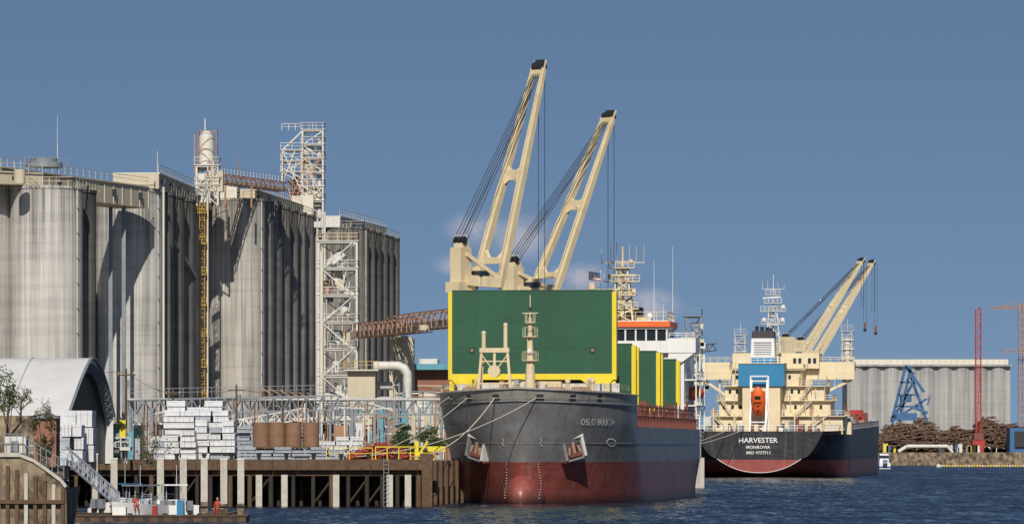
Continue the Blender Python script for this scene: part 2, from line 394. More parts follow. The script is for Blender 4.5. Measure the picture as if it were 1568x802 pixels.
g=G(M1)
def bulb_a(b,z):
    q=1-(b/2.0)**2-((z-.6)/2.6)**2
    ab=3.2-4.6*math.sqrt(q) if q>0 else 99
    lo,hi=0,math.pi/2
    for _ in range(30):
        mid=(lo+hi)/2
        if h1(mid,z)[0]<abs(b): lo=mid
        else: hi=mid
    return min(ab,h1(lo,z)[1])
for sgn in (1,-1):
    z=.6
    while z<4.0:
        b=sgn*(1.65+.1*math.sin(z)); a=bulb_a(b,z); g.bx(b-.05,b+.05,a-.10,a+.02,z-.04,z+.05,marks); z+=.28
def wrap_text(txt,size,z0,bstart,side,g,m):
    vs,fs=text_mesh(txt,size)
    tab=[];s=0;pr=None
    for i in range(400):
        if i<300: b,a=h1(math.pi/2*i/300,z0+size*.4)
        else: b,a=B,tab[299][2]+(i-299)*.1
        if pr: s+=math.hypot(b-pr[0],a-pr[1])
        tab.append((s,b,a)); pr=(b,a)
    s0=next(t[0] for t in tab if t[1]>=bstart); W=max(v[0] for v in vs); nv=[]
    for x,y,_ in vs:
        sx=s0+(x if side>0 else W-x)
        i=next((k for k,t in enumerate(tab) if t[0]>=sx),398); 
        z=z0+y; b,a=h1(math.pi/2*min(i,299)/300,z)
        if i>299: a+=(i-299)*.1; b=B
        b2,a2=h1(math.pi/2*min(i+3,300)/300,z); dx,dy=b2-b,a2-a
        l=math.hypot(dx,dy) or 1; nx,ny=(dy/l,-dx/l)
        if i>296: nx,ny=1,0
        nv.append(((b+nx*.06)*side,a+ny*.06,z))
    g.add(nv,fs,m)
wrap_text('OSLO BULK 14',.92,7.8,5.6,1,g,white)
wrap_text('OSLO BULK 14',.92,7.8,5.6,-1,g,marks)
for k in range(24):
    t=2*math.pi*k/24
    b,a=h1(1.05,6.1)
    z=6.1+.36*math.sin(t); bb=b+.34*math.cos(t); aa=bulb_a(bb,z); g.bx(bb-.04,bb+.04,aa-.06,aa,z-.04,z+.04,marks)
for sgn in (1,-1):
    for dz,db in ((.0,0),(.15,.12),(.3,.15),(.45,.08),(-.12,.05),(-.25,.15)):
        b=sgn*1.9+db; z=6.0+dz; a=bulb_a(b,z); g.bx(b-.05,b+.05,a-.08,a,z-.05,z+.05,marks)
for sgn in (1,-1):
    b=4.7*sgn; z=5.6; a=bulb_a(b,z)
    an=math.atan2(bulb_a(b+.3,z)-bulb_a(b-.3,z),.6)
    Mo=g.M; g.M=M1@Matrix.Translation((b,a,z))@Matrix.Rotation(an*.7,4,'Z')@Matrix.Rotation(math.radians(-14*sgn),4,'Y')
    g.bx(-1.25,1.25,-.55,.9,.85,1.12,steelw); g.bx(-1.25,-.95,-.5,.9,-1.1,.85,hull1m); g.bx(.95,1.25,-.5,.9,-1.1,.85,steelw); g.bx(-1.25,1.25,-.3,.9,-1.3,-1.1,hull1m)
    g.bx(-.95,.95,-.1,.3,-1.1,.85,black)
    g.beam((0,-.2,.7),(0,-.25,-.7),.28,rust); g.beam((-.7,-.25,-.75),(.7,-.25,-.75),.35,deckred); g.beam((-.65,-.3,-.7),(-.5,-.3,.1),.22,rust); g.beam((.65,-.3,-.7),(.5,-.3,.1),.22,rust)
    g.M=Mo
    for bb in (2.2,5.2,7.5):
        z=10.7; a=bulb_a(bb*sgn,z); an=math.atan2(bulb_a(bb*sgn+.2,z)-bulb_a(bb*sgn-.2,z),.4)
        g.M=M1@Matrix.Translation((bb*sgn,a,z))@Matrix.Rotation(an,4,'Z'); g.bx(-.35,.35,-.06,.2,-.2,.2,black); g.bx(-.42,.42,-.12,.1,.2,.27,hull1m); g.bx(-.42,.42,-.12,.1,-.27,-.2,hull1m); g.M=Mo
g.done('hull_markings_and_anchors',ship1)

g=G(M1)
def board(g,a,b0,b1,z0,z1,th,front=True):
    g.bx(b0+.4,b1-.45,a,a+th,z0+.6,z1,green)
    g.bx(b0,b0+.4,a-.08,a+th,z0,z1-.12,yellow); g.bx(b1-.45,b1,a-.08,a+th,z0,z1-.12,yellow)
    g.bx(b0+.4,b1-.45,a-.1,a+th,z0,z0+.6,yellow)
    g.bx(b0+.4,b1-.45,a-.04,a+th-.1,z1,z1+.1,green)
    for k in range(1,5):
        bb=b0+(b1-b0)*k/5; g.bx(bb-.025,bb+.025,a-.02,a,z0+.6,z1,green)
    for z in (z0+(z1-z0)*.36,z0+(z1-z0)*.68): g.bx(b0+.45,b1-.5,a-.022,a,z-.025,z+.025,green)
    for k in range(8):
        bb=b0+.8+(b1-b0-1.6)*k/7; g.bx(bb-.06,bb+.06,a+th,a+th+.5,z0+.6,z1-.2,green)
bc=-.75
board(g,15,bc-8.65,bc+8.65,12.5,21.55,1.1)
for sgn in (-1,1):
    xb=bc+sgn*8.3
    pr=[(xb,12.5),(xb-sgn*3.3,12.5),(xb-sgn*2.6,12.0),(xb-sgn*2.1,11.0),(xb-sgn*1.2,11.0),(xb-sgn*.6,11.8)]
    vs=[(x,14.88,z) for x,z in pr]+[(x,15.9,z) for x,z in pr]; n=6
    g.add(vs,[list(range(n)),list(range(n,2*n))]+[(i,(i+1)%n,n+(i+1)%n,n+i) for i in range(n)],yellow)
    bb=bc+sgn*6.2; zc=15.5
    for k in range(20):
        t=2*math.pi*k/20;t2=2*math.pi*(k+1)/20; g.beam((bb+.3*math.cos(t),14.97,zc+.3*math.sin(t)),(bb+.3*math.cos(t2),14.97,zc+.3*math.sin(t2)),.06,black)
    g.cyl((bb,14.9,zc),(bb,15,zc),.15,rust,n=8)
    g.bx(xb-.25,xb+.25,15.1,15.8,10,12.4,yellow)
for a,zt in ((28,16.35),(31,16.2),(54,16.1),(57,16.0),(77,15.6)):
    board(g,a,-8.5,8.55,9.3,zt,.8)
g.bx(-7.2,7.2,20,83,7.7,9.3,deckred)
for k in range(40):
    a=20.5+k*1.6; g.bx(7.2,7.45,a,a+.15,7.7,9.2,deckred)
g.bx(9.35,9.6,18.5,86,7.7,8.75,deckred); g.bx(-9.6,-9.35,18.5,86,7.7,8.75,deckred)
g.bx(9.3,9.68,18.5,86,8.75,8.85,deckred)
for k in range(42): a=19.5+k*1.6; g.bx(9.6,9.72,a,a+.12,7.7,8.75,deckred)
for k in range(14):
    a=22+k*4.5; z=U(9,10.6); g.bx(8.2,8.2+U(.4,.9),a,a+U(.6,2.0),7.7,z,random.choice([deckred,deckred,rust,steelw])); g.cyl((8.8,a+2.5,7.7),(8.8,a+2.5,U(9.4,11)),.15,deckred,n=8)
g.rail([(9.5,18.6,8.85),(9.5,86,8.85)],1.0,deckred,1.5)
for k in range(60):
    a=U(20,84); g.cyl((U(8,9.2),a,U(8,9)),(U(8,9.2),a+U(1,5),U(8,10)),.07,random.choice([deckred,rust,black]),n=6)
g.done('hatch_covers',ship1)

g=G(M1)
mb=.35; ma=4.5
g.cyl((mb,ma,10),(mb,ma,14.2),.62,cream,.42,n=14); g.cyl((mb,ma,14.2),(mb,ma,18.6),.38,cream,.16,n=10)
g.cyl((mb,ma,18.6),(mb,ma,20.8),.06,cream,n=6)
for z,w in ((14.2,.8),(16.6,.75),(18.0,.5)):
    g.cyl((mb,ma,z),(mb,ma,z+.1),w,cream,n=12); 
    for k in range(8):
        t=k*math.pi/4;t2=t+math.pi/4
        g.beam((mb+w*math.cos(t),ma+w*math.sin(t),z),(mb+w*math.cos(t),ma+w*math.sin(t),z+.95),.04,cream)
        g.beam((mb+w*math.cos(t),ma+w*math.sin(t),z+.95),(mb+w*math.cos(t2),ma+w*math.sin(t2),z+.95),.05,cream)
g.beam((mb-.8,ma,19),(mb+.8,ma,19),.08,cream); g.bx(mb-.2,mb+.2,ma-.3,ma,19.3,19.6,black); g.bx(mb-.18,mb+.18,ma-.5,ma-.2,15,15.4,white)
for sx in (-.22,.22): g.beam((mb+sx,ma-.62,10),(mb+sx,ma-.4,16.5),.05,cream)
fx=-3.2
for sgn in (-1,1):
    g.beam((fx+sgn*1.75,4.2,10),(fx+sgn*1.3,4.2,15.2),.26,cream); g.beam((fx+sgn*1.6,6,10),(fx+sgn*1.2,4.4,15.1),.18,cream)
    g.cyl((fx+sgn*1.1,4.2,15.2),(fx+sgn*1.1,4.2,17.8 if sgn>0 else 17.0),.22,cream,n=10); g.sph((fx+sgn*1.1,4.2,17.8 if sgn>0 else 17.0),.25,cream)
g.beam((fx-1.5,4.2,15.3),(fx+1.5,4.2,15.3),.45,cream); g.beam((fx-1.4,4.2,14.2),(fx+1.4,4.2,14.2),.12,cream); g.beam((fx-1.6,4.2,12.0),(fx+1.6,4.2,12.0),.14,cream)
g.cyl((fx,3.6,13.2),(fx,4.5,13.2),.62,cream,n=18); g.beam((fx,4.2,13.8),(fx,4.2,15.2),.25,cream)
g.beam((fx-1.4,4.2,15),(fx-.3,4.2,13.5),.1,cream);g.beam((fx+1.4,4.2,15),(fx+.3,4.2,13.5),.1,cream)
for bb in (-6,-1.6,2.5,5): 
    g.bx(bb-.8,bb+.8,7,8.6,10,10.9,cream); g.cyl((bb-.9,7.8,11.1),(bb+.9,7.8,11.1),.55,rust,n=12)
for bb in (-5,4,6.5): g.cyl((bb,5.5,10),(bb,5.5,12.2),.22,cream,n=8); g.sph((bb,5.5,12.2),.3,cream)
g.bx(-8.3,8.3,14,14.6,10,12.1,steelw); g.bx(-3,2.5,12.5,14,10,12.3,cream)
for k in range(22): bb=U(-8,8); g.bx(bb-.25,bb+.25,10,12,10,U(11.5,12.6),random.choice([cream,steelw,rust,yellow,greyst]))
pts=[(b*.97,a+.2,11.35) for b,a in [h1(math.pi/2*i/14,11) for i in range(15)]]
g.rail(pts,.5,cream,1.5,.025); g.rail([(-x,y,z) for x,y,z in pts],.5,cream,1.5,.025)
g.done('foremast_and_windlass',ship1)

def crane(g,piv,tipo,house,zbase,zh0,zh1,sp,spt,w,luff,m,hookz,pr=1.6,cab=3,hs=(2.1,2.4)):
    piv=Vector(piv);tip=Vector(tipo);lf=Vector((luff[0],luff[1],0)).normalized();sd=Vector((lf.y,-lf.x,0))
    hb,ha=house
    g.cyl((hb+lf.x*1.2,ha+lf.y*1.2,zbase),(hb+lf.x*1.2,ha+lf.y*1.2,zh0-1.2),pr,m,pr*.9,n=24)
    g.cyl((hb+lf.x*1.2,ha+lf.y*1.2,zh0-1.2),(hb+lf.x*1.2,ha+lf.y*1.2,zh0-.6),pr*1.25,m,n=24)
    rz=math.atan2(lf.y,lf.x)-math.pi/2
    g.bx(hb-hs[0]/2-.15,hb+hs[0]/2+.15,ha-hs[1],ha+hs[1],zh0-.7,zh0+.4,m,rz)
    g.bx(hb-hs[0]/2,hb+hs[0]/2,ha-hs[1]*.6,ha+hs[1]*.6,zh0+.4,zh1-.5,m,rz)
    g.bx(hb-hs[0]/2+.25,hb+hs[0]/2-.1,ha-hs[1]*.4,ha+hs[1]*.4,zh1-.5,zh1,m,rz)
    c=Vector((hb,ha,0)); 
    g.rail([c-sd*.8+Vector((0,0,zh1)),c+sd*.8+Vector((0,0,zh1))],.8,m,.6,.03)
    for o in (-.5,.1,.6): g.cyl(c+sd*o-lf*.3+Vector((0,0,zh1+.25)),c+sd*(o+.25)-lf*.3+Vector((0,0,zh1+.25)),.38,black,n=12)
    for s in (-1,1): 
        g.beam(c+sd*s*.8+Vector((0,0,zh0+.6)),piv+sd*s*sp*.5+Vector((0,0,-.1)),.55,m,1.1)
        g.beam(c+sd*s*.8+Vector((0,0,zh1-1.2)),piv+sd*s*sp*.5+Vector((0,0,.2)),.3,m,.4)
    cb=c+lf*1.9+sd*1.1+Vector((0,0,zh0+.2)); g.bx(cb.x-.55,cb.x+.55,cb.y-.7,cb.y+.7,cb.z,cb.z+1.8,m,rz); g.bx(cb.x-.6,cb.x+.6,cb.y-.75,cb.y+.75,cb.z+.8,cb.z+1.4,glass,rz)
    for s in (-1,1):
        p0=piv+sd*s*sp/2; q0=tip+sd*s*spt/2
        ax=(q0-p0)
        g.beam(p0-ax*.03,p0+ax*.12,w*.7,m,w*.8,w2=w*.95,h2=w*1.05,side=sd); g.beam(p0+ax*.12,p0+ax*.6,w*.95,m,w*1.05,w2=w*.9,h2=w*.95,side=sd); g.beam(p0+ax*.6,q0,w*.9,m,w*.95,w2=w*.6,h2=w*.6,side=sd)
        n=sd.cross(ax.normalized())
        g.beam(p0+n*w*.9,p0+ax*.98+n*w*.45,.035,m)
        for k in range(1,16): g.beam(p0+ax*(k/16)+n*w*.4,p0+ax*(k/16)+n*w*.85,.03,m)
    for t,hh in ((.02,1.0),(.10,.7),(.50,1.1),(.985,.9)):
        cc=piv.lerp(tip,t); wv=sp+(spt-sp)*t; g.beam(cc-sd*(wv/2+w*.2),cc+sd*(wv/2+w*.2),w*.8,m,hh)
    for s in (-1,1):
        for dt in (-.04,.04):
            a_=piv.lerp(tip,.5); b_=piv.lerp(tip,.5+dt)+sd*s*(sp+(spt-sp)*.5)/2; g.beam(a_,b_,w*.6,m,.4)
        for dt,q_ in ((.10,.155),):
            a_=piv.lerp(tip,.10)+sd*s*.5; b_=piv.lerp(tip,.155)+sd*s*(sp+(spt-sp)*.15)/2; g.beam(a_,b_,w*.6,m,.4)
    ax=(tip-piv).normalized()
    g.cyl(tip+ax*.2-sd*.65,tip+ax*.2+sd*.65,.55,black,n=16); g.cyl(tip+ax*.7-sd*.5,tip+ax*.7+sd*.5,.35,black,n=14)
    g.beam(tip-sd*.7,tip-sd*.7+ax*1.0,.16,m);g.beam(tip+sd*.7,tip+sd*.7+ax*1.0,.16,m)
    top=Vector((hb,ha,zh1-.2))
    for k in range(cab+2):
        o=(k/(cab+1)-.5); g.cyl(top+sd*o*1.8-lf*.4,tip+ax*.3+sd*o*.9,.038,cable,n=5,cap=False)
    g.cyl(top+Vector((0,0,.5)),tip-ax*3+lf*-.3,.035,cable,n=5,cap=False)
    for o in (-.45,.4):
        q=tip+ax*.3+lf*.4+sd*o; g.cyl(q,(q.x,q.y,hookz),.035,cable,n=5,cap=False)
    return tip
g=G(M1)
crane(g,(-7.0,28,22.9),(-2.4,34,45.6),(-9.5,25.0),7.7,22.4,26.9,3.4,1.35,.72,(.52,.85),cream,17,hs=(1.5,1.4))
g.bx(-9.8,-4.8,27,29.5,20.6,21.9,cream)
g.done('forward_deck_crane',ship1)
g=G(M1)
crane(g,(-5.7,65,22.9),(.75,73,42.9),(-8.6,61.0),7.7,22.4,26.2,3.4,1.35,.72,(.52,.85),cream,17,hs=(1.6,1.5))
g.bx(-7.5,1.5,64,67,20.9,22.2,cream); g.rail([(-7,64,22.2),(3,64,22.2)],1,cream,1.2)
g.cyl((1,66,7.7),(1,66,20.9),1.2,cream,n=16); g.bx(-.6,1.6,65,66.5,22.2,23.3,cream); g.cyl((-.2,65,23.3),(-.2,65,24.0),.4,cream,n=10)
g.done('aft_deck_crane',ship1)

g=G(M1)
g.bx(-8.0,8.0,88,101,7.7,16.6,white); g.bx(-6.2,6.2,87.2,97,16.6,18.0,white)
g.bx(-6.0,6.0,87.4,96,18.0,19.35,glass)
for k in range(11):
    bb=-6.05+k*1.21; g.bx(bb-.09,bb+.09,87.25,87.5,18.0,19.4,white)
for k in range(7):
    aa=87.4+k*1.4; g.bx(5.95,6.12,aa-.08,aa+.12,18,19.4,white)
g.bx(-6.3,6.3,87.1,96.3,19.35,19.6,white); g.bx(-6.45,6.45,86.8,96.5,19.6,20.25,orange); g.bx(-6.2,6.2,87.1,96.1,20.25,20.35,white)
for s in (-1,1):
    g.bx(min(s*6.2,s*9.4),max(s*6.2,s*9.4),87.5,91,16.6,18.3,white)
    g.bx(min(s*7.7,s*9.3),max(s*7.7,s*9.3),87.45,90.8,18.3,18.42,white)
    vs=[(s*6.2,87.6,16.6),(s*9.3,87.6,16.6),(s*6.2,87.6,14.4),(s*6.2,90.5,16.6),(s*9.3,90.5,16.6),(s*6.2,90.5,14.4)]
    g.add(vs,[(0,1,2),(3,5,4),(1,4,5,2)],white)
    g.rail([(s*6.3,87.6,18.4),(s*9.3,87.6,18.4),(s*9.3,91,18.4)],.5,white,1)
g.bx(8,9.4,89,100,10.4,10.55,white); g.bx(8,9.4,89,100,13.4,13.55,white)
g.rail([(9.3,89,10.55),(9.3,100,10.55)],1,white); g.rail([(9.3,89,13.55),(9.3,100,13.55)],1,white)
for a in (89.2,94,99.8): g.beam((9.3,a,7.7),(9.3,a,16.6),.15,white)
for z in (11.5,14.6):
    for a in (90.5,93,95.5,98): g.cyl((8.0,a,z),(8.04,a,z),.28,glass,n=12)
    for b in range(-6,8,2): g.bx(b-.35,b+.35,87.96,88,z-.4,z+.4,glass)
g.sph((8.7,96.5,12),(.9,2.6,.9),orange,16,10)
mx=.3;my=93
g.tower(mx,my,20.3,26.5,2.6,2.0,5,.09,cream,w2=1.2,floors=False)
g.cyl((mx,my,20.3),(mx,my,29.2),.24,cream,.1,n=8)
for z,w in ((21.8,1.9),(23.4,1.6),(25.0,2.1),(26.6,1.5)):
    g.bx(mx-w,mx+w,my-1,my+1,z,z+.12,cream); g.rail([(mx-w,my-1,z),(mx+w,my-1,z)],.8,cream,.7)
g.beam((mx-2.6,my,27.3),(mx+2.6,my,27.3),.1,cream); g.beam((mx-1.6,my-.6,25.8),(mx+1.6,my-.6,25.8),.22,cream)
for dx in (-2.5,-1.4,-.7,.8,1.6,2.5): g.cyl((mx+dx,my,27.3),(mx+dx,my,28+R()*1.8),.04,cream,n=5); 
for dx,z in ((-1.2,23.9),(1.3,23.9),(-1.5,25.6),(1.0,27.4)): g.sph((mx+dx,my,z),.28,cream)
for k in range(14): z=U(20.5,26); g.beam((mx+U(-1.3,1.3),my-1,z),(mx+U(-1.3,1.3),my-1,z+U(.3,1.2)),.16,random.choice([cream,rust,cream,black]))
for dx,t in ((6.1,29.2),(3.9,27.6),(-5.5,24),(5,22.5)): g.cyl((dx,94,20.3),(dx,94,t),.05,white,.02,n=5)
g.rail([(-6.1,87.2,20.35),(6.1,87.2,20.35),(6.1,96,20.35)],1,cream,1.2)
g.sph((3.6,92,21.0),.38,white); g.cyl((3.6,92,20.3),(3.6,92,20.8),.15,white,n=8)
g.bx(-3,3,97,101,16.6,21,cream); g.bx(-1.5,2.0,98,100.5,21,22.2,black)
g.done('bridge_and_mast',ship1)
g=G(M1)
for k in range(7):
    z0=25.2+k*.14; g.add([(-3.4,90,z0),(-2.0,90.2,z0-.15),(-2.0,90.2,z0-.02),(-3.4,90,z0+.13)],[(0,1,2,3)],red if k%2==0 else white)
g.add([(-2.6,89.98,25.6),(-2.0,90.15,25.5),(-2.0,90.15,26.0),(-2.6,89.98,26.1)],[(0,1,2,3)],bluest)
g.cyl((-2.0,90.2,20.3),(-2.0,90.2,26.3),.04,white,n=5)
g.done('courtesy_flag',ship1)

# ================= SHIP 2 =================
T2=math.radians(7.5)
M2=Matrix.Translation((47.0,950,0))@Matrix.Rotation(-T2,4,'Z')
ship2=empty('bulk_carrier')
g=G(M2)
st=[0,.6,2,4,7,10,14,18,24,32,40,70,100,130,145,158,168,175]
def sec(y):
    k=min(1,y/18); k=k*k*(3-2*k)
    zbot=.9+(-5-.9)*min(1,y/30); blow=8.0+(14.6-8.0)*min(1,y/26)**.8; zlow=3.5+(-3-3.5)*min(1,y/28); btop=12.2+(15.3-12.2)*min(1,y/14)**.7; zt=8.75+1.6*min(1,y/130)
    f=1 if y<135 else max(.02,1-((y-135)/40)**2)
    pts=[]
    for i in range(13):
        t=i/12; pts.append((blow*t,zbot+(zlow-zbot)*t**2.2))
    for i in range(1,13):
        t=i/12; pts.append((blow+(btop-blow)*(t**.55),zlow+(zt-zlow)*t))
    return [(b*f,y,z) for b,z in pts]
S=[sec(y) for y in st]
for sgn in (1,-1):
    grid(g,[[(b*sgn,y,z) for b,y,z in s] for s in S],hull2m,sgn>0)
s0=S[0]; pr=[(b,-.0,z) for b,y,z in s0]+[(-b,0,z) for b,y,z in s0[::-1]]
g.add(pr,[list(range(len(pr)))],hull2m)
dk=[(s[-1][0],s[-1][1],s[-1][2]-.6) for s in S]; g.add(dk+[(-x,y,z) for x,y,z in dk[::-1]],[list(range(2*len(dk)))],deckred)
g.rail([(-12,.3,8.75),(12,.3,8.75),(15.2,14,8.9),(15.2,30,9.1)],1.1,white,1.6,.05); g.rail([(-12,.3,8.75),(-15.2,14,8.9),(-15.2,30,9.1)],1.1,white,1.6,.05)
g.rail([(15.2,30,9.1),(15.2,130,10.3)],1.1,greyst,2,.05)
for k in range(25): y=32+k*4; g.bx(13.2,14.4,y,y+U(.5,2.5),9,U(9.8,11.6),random.choice([deckred,deckred,rust,greyst]))
arc=[(b*sgn,-.04,z) for sgn in (-1,1) for b,y,z in (s0[:13][::-1] if sgn<0 else s0[:13])]
for a,b in zip(arc[:-1],arc[1:]):
    if (Vector(a)-Vector(b)).length>.01: g.beam(a,b,.09,white)
for txt,sz,zc in (('HARVESTER',1.35,6.6),('MONROVIA',.82,5.45),('IMO 9777711',.8,4.4)):
    vs,fs=text_mesh(txt,sz); W=max(v[0] for v in vs); g.add([((x-W/2)*1.05-.2,-.06,zc+y) for x,y,z in vs],fs,white)
g.done('hull',ship2)
g=G(M2)
def Bc(px): return (px-1163)/8.0-1.0
def tier(px0,px1,y0,y1,z0,z1,win=True,m=cream2):
    b0,b1=Bc(px0),Bc(px1); g.bx(b0,b1,y0,y1,z0,z1,m); g.bx(b0-.5,b1+.5,y0-1.0,y1,z1,z1+.15,m)
    g.rail([(b0-.4,y0-.9,z1+.15),(b1+.4,y0-.9,z1+.15),(b1+.4,y1,z1+.15)],1,m,1.3,.045)
    g.rail([(b0-.4,y0-.9,z1+.15),(b0-.4,y1,z1+.15)],1,m,1.3,.045)
    if win:
        x=b0+1
        while x<b1-1:
            if R()<.7: g.bx(x-.25,x+.25,y0-.04,y0,z0+1.3,z0+2.1,glass)
            else: g.bx(x-.4,x+.4,y0-.05,y0,z0+.1,z0+2.0,rust if R()<.5 else steelw)
            x+=U(1.3,2.4)
tier(1092,1292,12,26,8.2,11.6); tier(1100,1272,13.5,26,11.75,14.6); tier(1108,1262,15,26,14.75,17.4); tier(1118,1226,16.5,28,17.55,20.6); 
g.bx(Bc(1072),Bc(1300),22,26,8.2,10.6,cream2)
g.bx(Bc(1066),Bc(1304),24,27.5,20.6,21.0,cream2); g.bx(Bc(1066),Bc(1110),24.0,27.3,21.0,22.3,cream2); g.bx(Bc(1250),Bc(1304),24.0,27.3,21.0,22.3,cream2)
g.bx(Bc(1066),Bc(1118),23.8,24.2,18.9,20.6,cream2); g.bx(Bc(1226),Bc(1304),23.8,24.2,18.9,20.6,cream2)
g.bx(Bc(1115),Bc(1250),22,30,21,24.0,cream2)
for s,a,b in ((1,1226,1300),(-1,1118,1068)):
    g.beam((Bc(a),25,14.5),(Bc(b),25,18.9),.5,cream2); g.beam((Bc((a+b)/2),25,16.2),(Bc((a+b)/2),25,20.6),.35,cream2)
for px in (1235,1243,1212,1220): g.bx(Bc(px)-.3,Bc(px)+.3,21.9,22,22,23,glass)
g.rail([(Bc(1066),24,22.3),(Bc(1304),24,22.3)],.9,cream2,1.5,.05)
g.bx(Bc(1134),Bc(1204),7.5,15,17.4,21.7,bluep); g.bx(Bc(1140),Bc(1198),8,15,8.2,17.4,cream2); g.bx(Bc(1133),Bc(1205),7.3,15.2,21.7,21.85,cream2)
g.rail([(Bc(1134),7.5,21.85),(Bc(1204),7.5,21.85)],1,white,1.2,.045)
def frus(b0,b1,y0,y1,z0,c0,c1,d0,d1,z1,m):
    g.add([(b0,y0,z0),(b1,y0,z0),(b1,y1,z0),(b0,y1,z0),(c0,d0,z1),(c1,d0,z1),(c1,d1,z1),(c0,d1,z1)],[(0,3,2,1),(4,5,6,7),(0,1,5,4),(1,2,6,5),(2,3,7,6),(3,0,4,7)],m)
frus(Bc(1152),Bc(1190),9,14,21.85,Bc(1152),Bc(1189),9.1,14,23.0,bluep)
frus(Bc(1152),Bc(1189),9.1,14,23.0,Bc(1153),Bc(1188),9.2,14,26.6,white)
frus(Bc(1153),Bc(1188),9.2,14,26.6,Bc(1154),Bc(1187),9.3,14,28.0,black)
for k in range(6): g.bx(Bc(1157),Bc(1184),9.0,9.15,23.5+k*.45,23.62+k*.45,greyst)
for px in (1160,1168,1176,1182): g.cyl((Bc(px),11.5,28),(Bc(px),11.5,28.6+R()*.4),.35,black,n=10)
bm=Bc(1180)
g.tower(bm,20,24,33,2.8,2.4,5,.1,steelw,w2=1.5,floors=False); g.cyl((bm,20,24),(bm,20,39.2),.22,steelw,.08,n=8)
for z,w in ((29.5,2.2),(32,2.4),(33.6,1.7),(35.2,1.4)):
    g.bx(bm-w,bm+w,19,21,z,z+.12,steelw); g.rail([(bm-w,19,z),(bm+w,19,z)],1,steelw,.8,.045)
g.beam((bm-2,19.5,34.6),(bm+1.5,19.5,34.9),.25,white); g.beam((bm-2.2,20,36.4),(bm+2.2,20,36.4),.1,steelw)
for dx in (-2.1,-1.1,.9,2.1): g.cyl((bm+dx,20,36.4),(bm+dx,20,37.2+R()),.05,steelw,n=5)
for dx,z in ((-1.8,30.4),(1.8,30.4),(1.9,32.9)): g.sph((bm+dx,20,z),.45,white)
g.beam((bm,20,24),(Bc(1166),14,28),.15,steelw)
for px,zt in ((1125,27.5),(1292,28.2)):
    g.tower(Bc(px),26,21,zt,1.8,1.6,4,.08,steelw,floors=True); g.cyl((Bc(px),26,zt),(Bc(px),26,zt+2.5),.06,steelw,n=5)
g.cyl((Bc(1292),26,21),(Bc(1292),26,27),.8,steelw,n=12)
for k in range(30):
    b=U(-11.5,13); g.bx(b-.4,b+.4,U(2,10),U(10,11),8.2,U(9.2,11),random.choice([cream2,cream2,white,deckred,greyst]))
for b in (-9,-5,6.5,10,12): g.cyl((b,3,8.2),(b,3,U(11,14)),.16,cream2,n=8); g.beam((b,3,11),(b+1.3,2,12),.14,cream2)
for k in range(50):
    b=U(-10,14);z=U(9,20); g.cyl((b,11.8+max(0,z-11)*.4,z),(b+U(-.2,.2),11.8+max(0,z-11)*.4,z+U(1,3)),.08,random.choice([cream2,steelw,rust,greyst]),n=6)
for (b0,z0,b1,z1) in ((-7,8.8,-10,11.7),(8,8.8,12,11.7),(6,11.8,9.5,14.8),(-6.5,11.8,-8.5,14.8),(7,14.9,9,17.6)):
    g.beam((b0,11.4+(z0-8.8)*.45,z0),(b1,11.4+(z0-8.8)*.45,z1),.5,steelw,.12); g.rail([(b0,11.2+(z0-8.8)*.45,z0),(b1,11.2+(z0-8.8)*.45,z1)],.9,cream2,1,.04)
for px,m,zt in ((1322,deckred,12.5),(1328,red,13.5),(1333,deckred,13),(1316,steelw,12)):
    b=13.6; a=40+ (px-1310)*3; g.bx(b-3,b,a,a+8,9,zt,m)
    for k in range(6): g.bx(b,b+.1,a+.4+k*1.3,a+.7+k*1.3,9.2,zt-.2,m)
for k in range(8): g.cyl((13,35+k*4,9),(13,35+k*4,U(11,14.5)),.2,random.choice([cream2,deckred]),n=6)
g.done('accommodation_and_funnel',ship2)
g=G(M2)
lb=Bc(1164)+.4
for s in (-1,1):
    g.beam((lb+s*1.5,2,8.4),(lb+s*1.5,6.5,18.6),.3,white); g.beam((lb+s*1.7,6.5,8.4),(lb+s*1.7,6.5,19.3),.3,white); g.beam((lb+s*1.5,2.3,9),(lb+s*1.7,6.5,13),.2,white)
for z in (9.2,12,15,18.4,19.3): g.beam((lb-1.7,6.4,z),(lb+1.7,6.4,z),.25,white)
g.beam((lb-1.6,3,10.5),(lb+1.6,3,10.5),.25,white)
Mo=g.M; g.M=M2@Matrix.Translation((lb,3.9,14.4))@Matrix.Rotation(math.radians(25),4,'X')
g.sph((0,0,0),(1.35,1.2,3.1),orange,20,14); g.bx(-.7,.7,-1.5,-.6,.6,2.0,orange); g.bx(-.55,.55,-1.56,-1.4,1.2,1.8,glass); g.bx(-1.4,1.4,-.1,.1,-2.2,2.2,orange)
for z in (-1.5,-.5): g.bx(-.25,.25,-1.22,-1.0,z,z+.3,glass)
g.M=Mo
g.done('free_fall_lifeboat',ship2)
for nm,a,pv,tp in (('deck_crane_one',55,(4.3,55,24.2),(15.2,66,43.3)),('deck_crane_two',85,(4.9,85,24.4),(15.6,96,44.0))):
    g=G(M2)
    crane(g,pv,tp,(1.2 if a==55 else 2,a-3),9.5,23.2,27.8,2.0,.9,.75,(.72,.69),cream2,34,pr=1.7,hs=(3.0,2.6))
    lf=Vector((.72,.69,0)).normalized();q=Vector(tp)+lf*1.2; 
    for s in (-.3,.3):
        g.cyl((q.x+s,q.y,tp[2]),(q.x+s,q.y,31),.03,cable,n=5)
    g.bx(q.x-.25,q.x+.25,q.y-.2,q.y+.2,29.8,31,deckred); g.sph((q.x,q.y,29.5),.35,black)
    g.done(nm,ship2)

